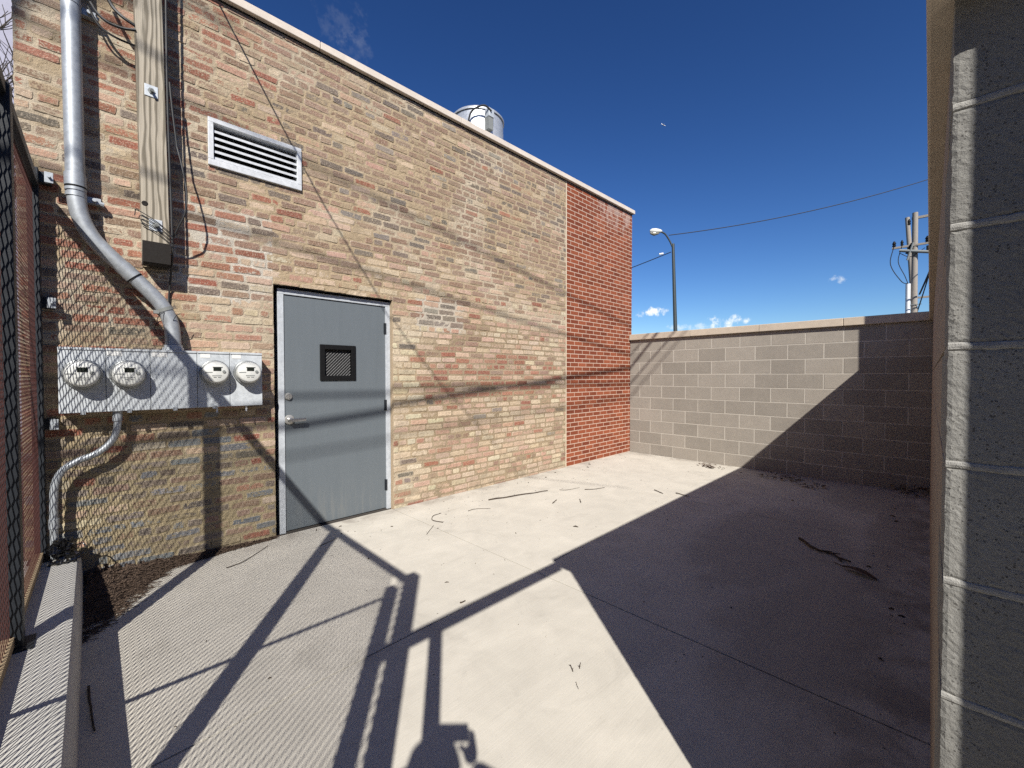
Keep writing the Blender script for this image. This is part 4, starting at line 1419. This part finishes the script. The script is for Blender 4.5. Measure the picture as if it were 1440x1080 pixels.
part('lens', MB().tube([c - dirh * 0.2 - Vector((0, 0, 0.10)), c + dirh * 0.05 - Vector((0, 0, 0.14)), c + dirh * 0.25 - Vector((0, 0, 0.10))], [0.06, 0.12, 0.06], 12), MAT['lens'], lh, smooth=True)
part('photocell', MB().tube([(LP[0] - 0.4, LP[1] + 0.4, 8.02), (LP[0] - 0.55, LP[1] + 0.56, 7.98)], 0.05, 8), MAT['white'], sl_, smooth=True)
cable('span_wire', hd + Vector((0.35, -0.35, -0.22)), (1.417 * 24, 0.028 * 24, 0.464 * 24 + EYE + 0.1), 0.35, 0.022, 'dark wire from the street lamp rising across the blue sky to the right', 'wire')
cable('span_wire', (LP[0] - 0.1, LP[1] + 0.1, 8.1), (0.909 * 23.6, 0.518 * 23.6 + 1.8, 0.262 * 23.6 + EYE - 0.35), 0.02, 0.022, 'short dark wire from the lamp pole down behind the red brick corner', 'wire')
cable('guy_cable', (UP[0] - 0.2, UP[1] - 0.2, 6.2), (30, -0.6, 10.9), 0.3, 0.045, 'thick black cable sweeping up from the far utility pole', 'cable')
cable('guy_cable', (UP[0] + 0.2, UP[1] - 0.1, 5.2), (29, -0.5, 11.5), 0.3, 0.03, 'thinner black cable beside the sweeping one at the far utility pole', 'cable')

# distant airliner
ap = thing('airliner', 'tiny white airliner high in the blue sky', 'airplane', (2898, 1413, 1797))
ac = Vector((2898, 1413, 1797))
ad = Vector((0.45, -0.60, -0.45)).normalized()
aw = ad.cross(Vector((0, 0, 1))).normalized()
part('fuselage', MB().tube([ac - ad * 17, ac - ad * 13, ac + ad * 13, ac + ad * 17], [0.6, 2.0, 2.0, 0.5], 10), MAT['white'], ap, smooth=True)
part('wing', MB().prism([ac + ad * 3, ac - ad * 3 + aw * 16, ac - ad * 5 + aw * 16, ac - ad * 3], (0, 0, 0.5)), MAT['white'], ap)
part('wing', MB().prism([ac - ad * 3, ac - ad * 5 - aw * 16, ac - ad * 3 - aw * 16, ac + ad * 3], (0, 0, 0.5)), MAT['white'], ap)
part('tail_fin', MB().prism([ac - ad * 11, ac - ad * 16, ac - ad * 17 + Vector((0, 0, 6)), ac - ad * 15 + Vector((0, 0, 6))], aw * 0.5), MAT['white'], ap)

# ================================================================ neighbours
nb = thing('neighbour_building', 'plain brown brick building outside the right wall', 'building', (8.5, -2.6, 0))
part('wall', MB().box(6.12, 11.0, -4.8, -0.42, -0.06, 4.2), MAT['rough_brick'], nb)
part('roof', MB().box(6.1, 11.02, -4.82, -0.40, 4.2, 4.28), MAT['roofing'], nb)
w_ = part('window', MB().box(7.2, 8.3, -0.43, -0.40, 2.4, 3.4), MAT['alu'], nb)
part('pane', MB().box(7.26, 8.24, -0.41, -0.395, 2.46, 3.34), MAT['glassy'], w_)
for (nm, lab, x0, x1, y0, y1, h) in (('blocker', 'low brown brick garage added across the alley to cut sky light', -15.0, -8.5, -9.0, 14.0, 5.2), ('blocker', 'long brown brick garage added behind the yard entrance to cut sky light', -7.0, 14.0, -15.0, -8.5, 5.8)):  # unseen buildings added to block part of the sky light
    gg = thing(nm, lab, 'blocker', ((x0 + x1) / 2, (y0 + y1) / 2, -0.06))
    part('wall', MB().box(x0, x1, y0, y1, -0.06, h), MAT['rough_brick'], gg)
    part('roof', MB().box(x0 - 0.05, x1 + 0.05, y0 - 0.05, y1 + 0.05, h, h + 0.12), MAT['roofing'], gg)
    for k in range(3):
        if x1 < 0:
            part('garage_door', MB().box(x1 - 0.05, x1 + 0.03, y0 + 2 + k * 6, y0 + 5 + k * 6, -0.05, 2.4), MAT['steel'], gg)
        else:
            part('garage_door', MB().box(x0 + 2 + k * 6, x0 + 5 + k * 6, y1 - 0.05, y1 + 0.03, -0.05, 2.4), MAT['steel'], gg)
sb_ = thing('stucco_building', 'pale lavender stucco building behind the left corner of the brick wall', 'building', (-6.0, 17.0, 0))
part('wall', MB().box(-11.0, -1.0, 16.0, 21.0, -0.06, 11.5), MAT['stucco'], sb_)
part('roof', MB().box(-11.1, -0.9, 15.9, 21.1, 11.5, 11.7), MAT['roofing'], sb_)
w_ = part('window', MB().box(-5.2, -4.0, 15.96, 16.02, 4.0, 5.6), MAT['alu'], sb_)
part('pane', MB().box(-5.1, -4.1, 15.94, 15.97, 4.1, 5.5), MAT['glassy'], w_)


def bare_tree(name, label, base, h, seed, lean=(0, 0), depth=5, spread=0.75, r0=0.16, keep=None):
    rg = random.Random(seed)
    t = thing(name, label, 'tree', base)
    tr, br = MB(), MB()
    b = Vector(base)
    top = b + Vector((lean[0], lean[1], h * 0.45))
    tr.tube([b, b.lerp(top, 0.5) + Vector((0.05, 0, 0)), top], [r0, r0 * 0.85, r0 * 0.7], 10)

    def grow(p, d, l, r, k):
        mid = p + d * l * 0.5 + Vector((rg.uniform(-1, 1), rg.uniform(-1, 1), rg.uniform(-.5, 1))) * l * 0.06
        end = p + d * l + Vector((rg.uniform(-1, 1), rg.uniform(-1, 1), rg.uniform(-.3, 1))) * l * 0.10
        if keep and not keep(end):
            return
        br.tube([p, mid, end], [r, r * 0.85, r * 0.65], 5 if k > 2 else 4, cap=False)
        if k == 0:
            return
        for _ in range(3 if k > 1 else 4):
            nd_ = (d + Vector((rg.uniform(-1, 1), rg.uniform(-1, 1), rg.uniform(-.5, .8))) * spread).normalized()
            q = p.lerp(end, rg.uniform(0.55, 1.0))
            grow(q, nd_, l * rg.uniform(0.58, 0.8), max(0.004, r * 0.55), k - 1)
    for _ in range(5):
        d = Vector((rg.uniform(-.7, .7), rg.uniform(-.7, .7), 1)).normalized()
        grow(top, d, h * 0.22, r0 * 0.5, depth - 1)
    part('trunk', tr, MAT['bark'], t, smooth=True)
    part('crown', br, MAT['bark'], t, smooth=False)
    return t


bare_tree('bare_tree', 'bare leafless tree in front of the pale lavender building', (-1.5, 12.5, -0.06), 9.0, 5, spread=0.8)
bare_tree('bare_tree', 'bare leafless tree outside the mesh fence by the entrance', (-5.0, -1.3, -0.06), 13.5, 8, lean=(0.5, 0.1), spread=0.85, r0=0.2, keep=lambda q: q.z - (W - q.y) / SY > 2.55 + 0.9 * max(0, q.x + SX * (W - q.y) / SY) and q.x + SX * (W - q.y) / SY < 1.0)

# ================================================================ litter on the slabs
def twig(pts, r, label, name='twig', side=0):
    rg = random.Random(str(pts))
    r = r * (0.62 if r < 0.0119 else 0.9)
    P = spline([Vector((x, y, r + 0.001)) for x, y in pts], 4)
    P = [p + Vector((rg.uniform(-1, 1), rg.uniform(-1, 1), rg.uniform(0, 1.2))) * r * 0.9 for p in P]
    n = len(P)
    mb = MB().tube(P, [r * (1 - 0.45 * i / n) for i in range(n)], 6)
    for k in range(side):
        i = rg.randrange(1, n - 1)
        d = (P[i + 1] - P[i - 1]).normalized()
        o = Vector((-d.y, d.x, 0)) * rg.choice((-1, 1))
        mb.tube([P[i], P[i] + (d + o * 0.8) * r * 2.2, P[i] + (d * 1.6 + o) * r * 3.6], [r * 0.6, r * 0.5, r * 0.3], 5)
    return tag(part(name, mb, MAT['twig'], loc=(pts[0][0], pts[0][1], 0)), label, 'twig')


twig([(3.078, 3.535), (3.45, 3.43), (3.844, 3.311)], 0.011, 'long straight stick on the sunlit slab in front of the brick wall', 'stick')
twig([(4.21, 3.04), (4.30, 2.97), (4.469, 2.924)], 0.006, 'thin curved twig in the sun near the red brick bay')
twig([(3.98, 3.25), (4.05, 3.18), (4.24, 3.14)], 0.004, 'wispy twig just beyond the long straight stick')
twig([(4.227, 0.819), (4.05, 0.676), (4.06, 0.60), (3.95, 0.45)], 0.012, 'forked dark twig lying in the deep shade', side=3)
twig([(4.792, 2.426), (4.726, 2.276)], 0.008, 'short dark twig just inside the sun by the shadow edge', side=1)
twig([(4.857, 2.189), (4.82, 2.02)], 0.009, 'short dark twig just inside the shade by the shadow edge', side=1)
twig([(2.30, 3.30), (2.26, 3.42), (2.33, 3.52), (2.44, 3.54)], 0.006, 'hooked twig near the door corner of the sunlit slab', side=1)
twig([(2.022, 3.156), (2.19, 3.30)], 0.004, 'fine straight twig on the slab before the door')
twig([(2.68, 3.40), (2.78, 3.40), (2.90, 3.30)], 0.004, 'thin arched twig between the door and the long stick', side=1)
twig([(3.50, 2.95), (3.62, 3.0)], 0.009, 'stubby dark twig in the sun in the middle of the yard')
twig([(3.75, 2.75), (3.84, 2.84)], 0.007, 'small stubby twig to the right of the stubby one')
twig([(-0.073, 2.66), (-0.063, 2.48), (-0.05, 2.31)], 0.008, 'dark brown stick lying at the foot of the curb', 'stick')
twig([(0.62, 3.62), (0.74, 3.66), (0.95, 3.86)], 0.005, 'long thin twig by the wall foot left of the door')
twig([(1.25, 3.55), (1.42, 3.62)], 0.004, 'thin twig on the slab under the door handle')
twig([(1.57, 1.20), (1.60, 1.235)], 0.0035, 'tiny dark sprig, nearer of the sprigs on the front slab', side=2)
twig([(1.61, 1.19), (1.645, 1.21)], 0.003, 'tiny dark sprig right beside the nearer sprig', side=2)
twig([(1.50, 1.115), (1.53, 1.15)], 0.0016, 'pale forked sprig below the dark sprigs', side=3)
twig([(1.55, 2.05), (1.585, 2.045)], 0.007, 'short black twig on the slab beside the gate post shadow')


def leaf_geo(mb, c, l, w, a, curl, rg):
    ca, sa = math.cos(a), math.sin(a)
    n = 5
    vs, fs = [], []
    for i in range(n + 1):
        t = i / n
        ww = w * math.sin(math.pi * (0.06 + 0.9 * t)) * 0.5
        h = curl * (0.3 + math.sin(math.pi * t)) + rg.uniform(0, 0.15) * curl
        for s_ in (-1, 0, 1):
            x, y = (t - 0.5) * l, s_ * ww
            vs.append((c[0] + x * ca - y * sa, c[1] + x * sa + y * ca, c[2] + 0.002 + h + abs(s_) * curl * 0.6))
    for i in range(n):
        for k in range(2):
            a_ = i * 3 + k
            fs.append((a_, a_ + 1, a_ + 4, a_ + 3))
    mb.add(vs, fs)


rg = random.Random(4)
lf = MB()
leaf_geo(lf, (3.80, 0.385, 0.0), 0.22, 0.07, math.radians(245), 0.016, rg)
lf.tube([(3.85, 0.48, 0.01), (3.90, 0.54, 0.006)], 0.003, 5)
tag(part('dead_leaf', lf, MAT['leaf'], loc=(3.80, 0.385, 0)), 'large curled dark leaf lying in the shade beside the forked twig', 'leaf')
for (x, y, s_, n_, lab) in ((6.55, 1.45, 0.16, 26, 'clump of dark wet leaves near the far wall foot'), (6.30, 1.13, 0.12, 14, 'smaller patch of dark leaves nearer than the far wall clump'),
                            (6.595, 2.43, 0.09, 22, 'small heap of twiggy litter in the sun by the far wall'), (6.84, 0.20, 0.13, 40, 'black leaf pile in the corner of the two block walls')):
    mb = MB()
    for _ in range(n_):
        leaf_geo(mb, (x + rg.gauss(0, s_ * 0.6), y + rg.gauss(0, s_ * 0.9), rg.uniform(0, 0.03 if n_ < 40 else 0.09)), rg.uniform(.04, .09), rg.uniform(.02, .035), rg.uniform(0, 6.28), 0.008, rg)
    tag(part('leaf_clump', mb, MAT['leaf'], loc=(x, y, 0)), lab, None, None, 'stuff')
# fine litter: crumbs and leaf bits
lit = MB()
for _ in range(520):
    u = rg.random()
    if u < 0.35:
        x, y = rg.uniform(1.2, 6.8), W - abs(rg.gauss(0, 0.5)) - 0.02
    elif u < 0.55:
        x, y = D - abs(rg.gauss(0, 0.12)) - 0.02, rg.uniform(0.15, 3.9)
    elif u < 0.7:
        x, y = rg.uniform(1.3, 6.8), 0.1 + abs(rg.gauss(0, 0.1)) + 0.01 * 1
    else:
        x, y = rg.uniform(0.1, 6.8), rg.uniform(0.3, 3.9)
    s_ = rg.uniform(0.0008, 0.0026) * (2.7 if rg.random() < 0.09 else 1)
    a = rg.uniform(0, 6.28)
    e = rg.uniform(1, 4)
    dx, dy = math.cos(a) * s_ * e, math.sin(a) * s_ * e
    lit.tube([(x - dx, y - dy, s_ * 0.6), (x, y, s_ * rg.uniform(.8, 1.8)), (x + dx, y + dy, s_ * 0.5)], [s_ * .5, s_, s_ * .4], 4)
tag(part('fine_litter', lit, MAT['twig'], loc=(3, 2, 0)), 'scattered dark crumbs and leaf bits on the concrete', None, None, 'stuff')

# leaf mould heaped along the brick between the curb and the door
mu = MB()
vs, fs = [], []
NX, NY = 60, 26


def mh(u, v):
    """height of the heap: u 0..1 along the wall from the curb, v 0..1 away from the wall"""
    return (0.075 * (1 - u) ** 1.6 + 0.012) * max(0, 1 - v) ** 1.3


def mdepth(u):
    return 0.66 * max(0, 1 - u / 0.36) ** 0.8 + 0.19 * (1 - u) ** 1.4 + 0.012


def mx_(u):
    return -0.10 + 1.14 * u


for i in range(NX + 1):
    u = i / NX
    for jv in range(NY + 1):
        v = jv / NY
        x, y = mx_(u), W - 0.004 - v * mdepth(u) * (0.85 + 0.3 * mnoise.noise(Vector((u * 14, 2.2, 0))))
        z = mh(u, v) * (1 + 0.7 * mnoise.noise(Vector((x * 45, y * 45, 1)))) - (0.003 if jv == NY else 0.0)
        vs.append((x, y, z))
for i in range(NX):
    for jv in range(NY):
        a = i * (NY + 1) + jv
        fs.append((a, a + 1, a + NY + 2, a + NY + 1))
mu.add(vs, fs)
for _ in range(1500):
    u = rg.random() ** 1.5
    v = rg.random() ** 0.8 * 1.06
    x, y = mx_(u), W - 0.01 - v * mdepth(u)
    z = max(0, mh(u, min(v, 1))) + 0.001
    if rg.random() < 0.5:
        leaf_geo(mu, (x, y, z), rg.uniform(.015, .045), rg.uniform(.005, .014), rg.gauss(0.3, 0.8), 0.005, rg)
    else:
        a = rg.gauss(0.2, 0.7)
        l = rg.uniform(0.015, 0.07)
        mu.tube([(x - l * math.cos(a), y - l * math.sin(a) * .6, z + 0.003), (x, y, z + rg.uniform(.003, .012)), (x + l * math.cos(a), y + l * math.sin(a) * .6, z + .002)], rg.uniform(.0008, .0022), 4)
tag(part('leaf_mould', mu, MAT['mulch'], loc=(0.2, 3.8, 0)), 'dark leaf mould heaped at the wall foot between curb and door', None, None, 'stuff')

# crumpled black plastic at the curb's end
pb = MB()
n = 20
vs, fs = [], []
for i in range(n + 1):
    th = math.pi * i / n
    for k in range(n):
        ph = 2 * math.pi * k / n
        d = Vector((math.sin(th) * math.cos(ph), math.sin(th) * math.sin(ph), math.cos(th)))
        r = 1 + 0.55 * mnoise.noise(d * 3.1) + 0.25 * mnoise.noise(d * 8)
        vs.append((-0.205 + 0.055 * r * d.x, 3.885 + 0.05 * r * d.y, 0.30 + 0.062 * r * d.z))
for i in range(n):
    for k in range(n):
        fs.append((i * n + k, (i + 1) * n + k, (i + 1) * n + (k + 1) % n, i * n + (k + 1) % n))
pb.add(vs, fs)
gl = plain('glossy_black_plastic', (0.008, 0.008, 0.009), 0.16, 0, 40, 0.1)
bagt = thing('plastic_bag', 'crumpled glossy black plastic wrapped at the conduit foot on the curb', 'plastic bag', (-0.205, 3.885, 0.242))
part('crumpled_body', pb, gl, bagt)
part('torn_flap', MB().tube(spline([(-0.26, 3.80, 0.25), (-0.21, 3.77, 0.262), (-0.15, 3.79, 0.256), (-0.12, 3.86, 0.262)], 5), [0.012 + 0.007 * math.sin(i * 2.1) for i in range(16)], 7)
     .tube(spline([(-0.14, 3.87, 0.32), (-0.115, 3.85, 0.33), (-0.095, 3.83, 0.30), (-0.10, 3.83, 0.26)], 5), 0.004, 5), gl, bagt)

# ================================================================ the photographer behind the camera
pr = thing('person', 'person in dark jacket holding up a phone with both hands at the entrance', 'person', (-0.37, -0.40, 0))
b2 = Vector((fw.x, fw.y, 0)).normalized()
rr = Vector((rt.x, rt.y, 0))
base = Vector((-0.37, -0.40, 0.0))


def W3(f_, r_, z):
    return base + b2 * f_ + rr * r_ + Vector((0, 0, z))


def skin(name, verts, edges, radii, mat, parent, sub=2, root=0):
    off = wloc(parent)
    me = bpy.data.meshes.new(name)
    me.from_pydata([tuple(Vector(v) - off) for v in verts], edges, [])
    o = bpy.data.objects.new(name, me)
    COL.objects.link(o)
    o.parent = parent
    o.modifiers.new('skin', 'SKIN').use_smooth_shade = True
    if not me.skin_vertices:
        me.skin_vertices.new()
    for i, r in enumerate(radii):
        me.skin_vertices[0].data[i].radius = r if isinstance(r, tuple) else (r, r)
        me.skin_vertices[0].data[i].use_root = (i == root)
    s_ = o.modifiers.new('sub', 'SUBSURF')
    s_.levels = sub
    s_.render_levels = sub
    me.materials.append(mat)
    return o


# phone just behind the lens
PH = Vector((0, 0, EYE)) - fw * 0.012
bdv = [W3(0, 0, 0.98), W3(0, 0, 1.12), W3(0.0, 0, 1.28), W3(-0.01, 0, 1.42), W3(-0.01, 0, 1.50), W3(0.02, 0, 1.56)]
bde = [(0, 1), (1, 2), (2, 3), (3, 4), (4, 5)]
bdr = [(0.165, 0.115), (0.15, 0.105), (0.165, 0.115), (0.16, 0.105), (0.075, 0.075), (0.058, 0.058)]
for sgn in (-1, 1):
    o = len(bdv)
    hand = PH + rt2 * sgn * 0.085 - fw * 0.02 + Vector((0, 0, -0.03))
    bdv += [W3(-0.01, sgn * 0.185, 1.40), W3(0.17, sgn * 0.24, 1.26), W3(0.35, sgn * 0.37, 1.13), hand - fw * 0.05 + rt2 * sgn * 0.10 - Vector((0, 0, 0.10)), hand - fw * 0.04 - Vector((0, 0, 0.035))]
    bde += [(3, o), (o, o + 1), (o + 1, o + 2), (o + 2, o + 3), (o + 3, o + 4)]
    bdr += [0.075, 0.060, 0.055, 0.044, 0.030]
    o = len(bdv)
    bdv += [W3(0, sgn * 0.10, 0.90), W3(0.03, sgn * 0.12, 0.52), W3(0.0, sgn * 0.13, 0.12), W3(0.02, sgn * 0.13, 0.07), W3(0.15, sgn * 0.15, 0.035)]
    bde += [(0, o), (o, o + 1), (o + 1, o + 2), (o + 2, o + 3), (o + 3, o + 4)]
    bdr += [0.095, 0.065, 0.045, 0.045, 0.036]
skin('body', bdv, bde, bdr, MAT['cloth'], pr, 2, 0)
hc = W3(0.06, 0, 1.655)
hv = [W3(0.03, 0, 1.54), W3(0.05, 0, 1.60), W3(0.075, 0, 1.645), W3(0.055, 0, 1.715), W3(0.15, 0, 1.640), W3(0.168, 0, 1.632)]
skin('head', hv, [(0, 1), (1, 2), (2, 3), (2, 4), (4, 5)], [0.05, 0.058, 0.085, 0.072, 0.030, 0.014], MAT['skin'], pr, 2, 2)
hr = MB().lathe([(0.06, -0.075), (0.093, -0.03), (0.100, 0.02), (0.088, 0.065), (0.05, 0.092), (0.0, 0.098)], (W3(0.035, 0, 0).x, W3(0.035, 0, 0).y, 1.70), 'z', 20)
part('hair', hr, MAT['hair'], pr, smooth=True)
for sgn in (-1, 1):
    hand = PH + rt2 * sgn * 0.085 - fw * 0.02 + Vector((0, 0, -0.03))
    v = [hand - fw * 0.04 - Vector((0, 0, 0.035)), hand - fw * 0.012]
    e = [(0, 1)]
    r = [0.026, 0.028]
    for k in range(4):
        o = len(v)
        zz = 0.045 - 0.02 * k
        v += [hand + Vector((0, 0, zz * 0.6)) + rt2 * sgn * 0.008, hand + Vector((0, 0, zz)) + fw * 0.018 + rt2 * sgn * 0.004, hand + Vector((0, 0, zz)) + fw * 0.022 - rt2 * sgn * 0.016]
        e += [(1, o), (o, o + 1), (o + 1, o + 2)]
        r += [0.0095, 0.0085, 0.0075]
    o = len(v)
    v += [hand - fw * 0.03 - rt2 * sgn * 0.02 + Vector((0, 0, 0.012)), hand - fw * 0.02 - rt2 * sgn * 0.045 + Vector((0, 0, 0.028))]
    e += [(1, o), (o, o + 1)]
    r += [0.011, 0.009]
    skin('hand', v, e, r, MAT['skin'], pr, 1, 1)
phone = thing('phone', 'dark phone held sideways in both hands', 'phone', tuple(PH))
pm = MB()
for a in (0,):
    c = PH - fw * 0.006
    hx, hy, hz = rt2 * 0.074, fw * 0.004, up2 * 0.036
    pts = [c + sx_ * hx + sz_ * hz - hy + up2 * 0.016 for sx_, sz_ in ((-1, -1), (1, -1), (1, 1), (-1, 1))]
    pm.prism(pts, hy * 2)
part('case', pm, MAT['black'], phone, bevel=0.003)
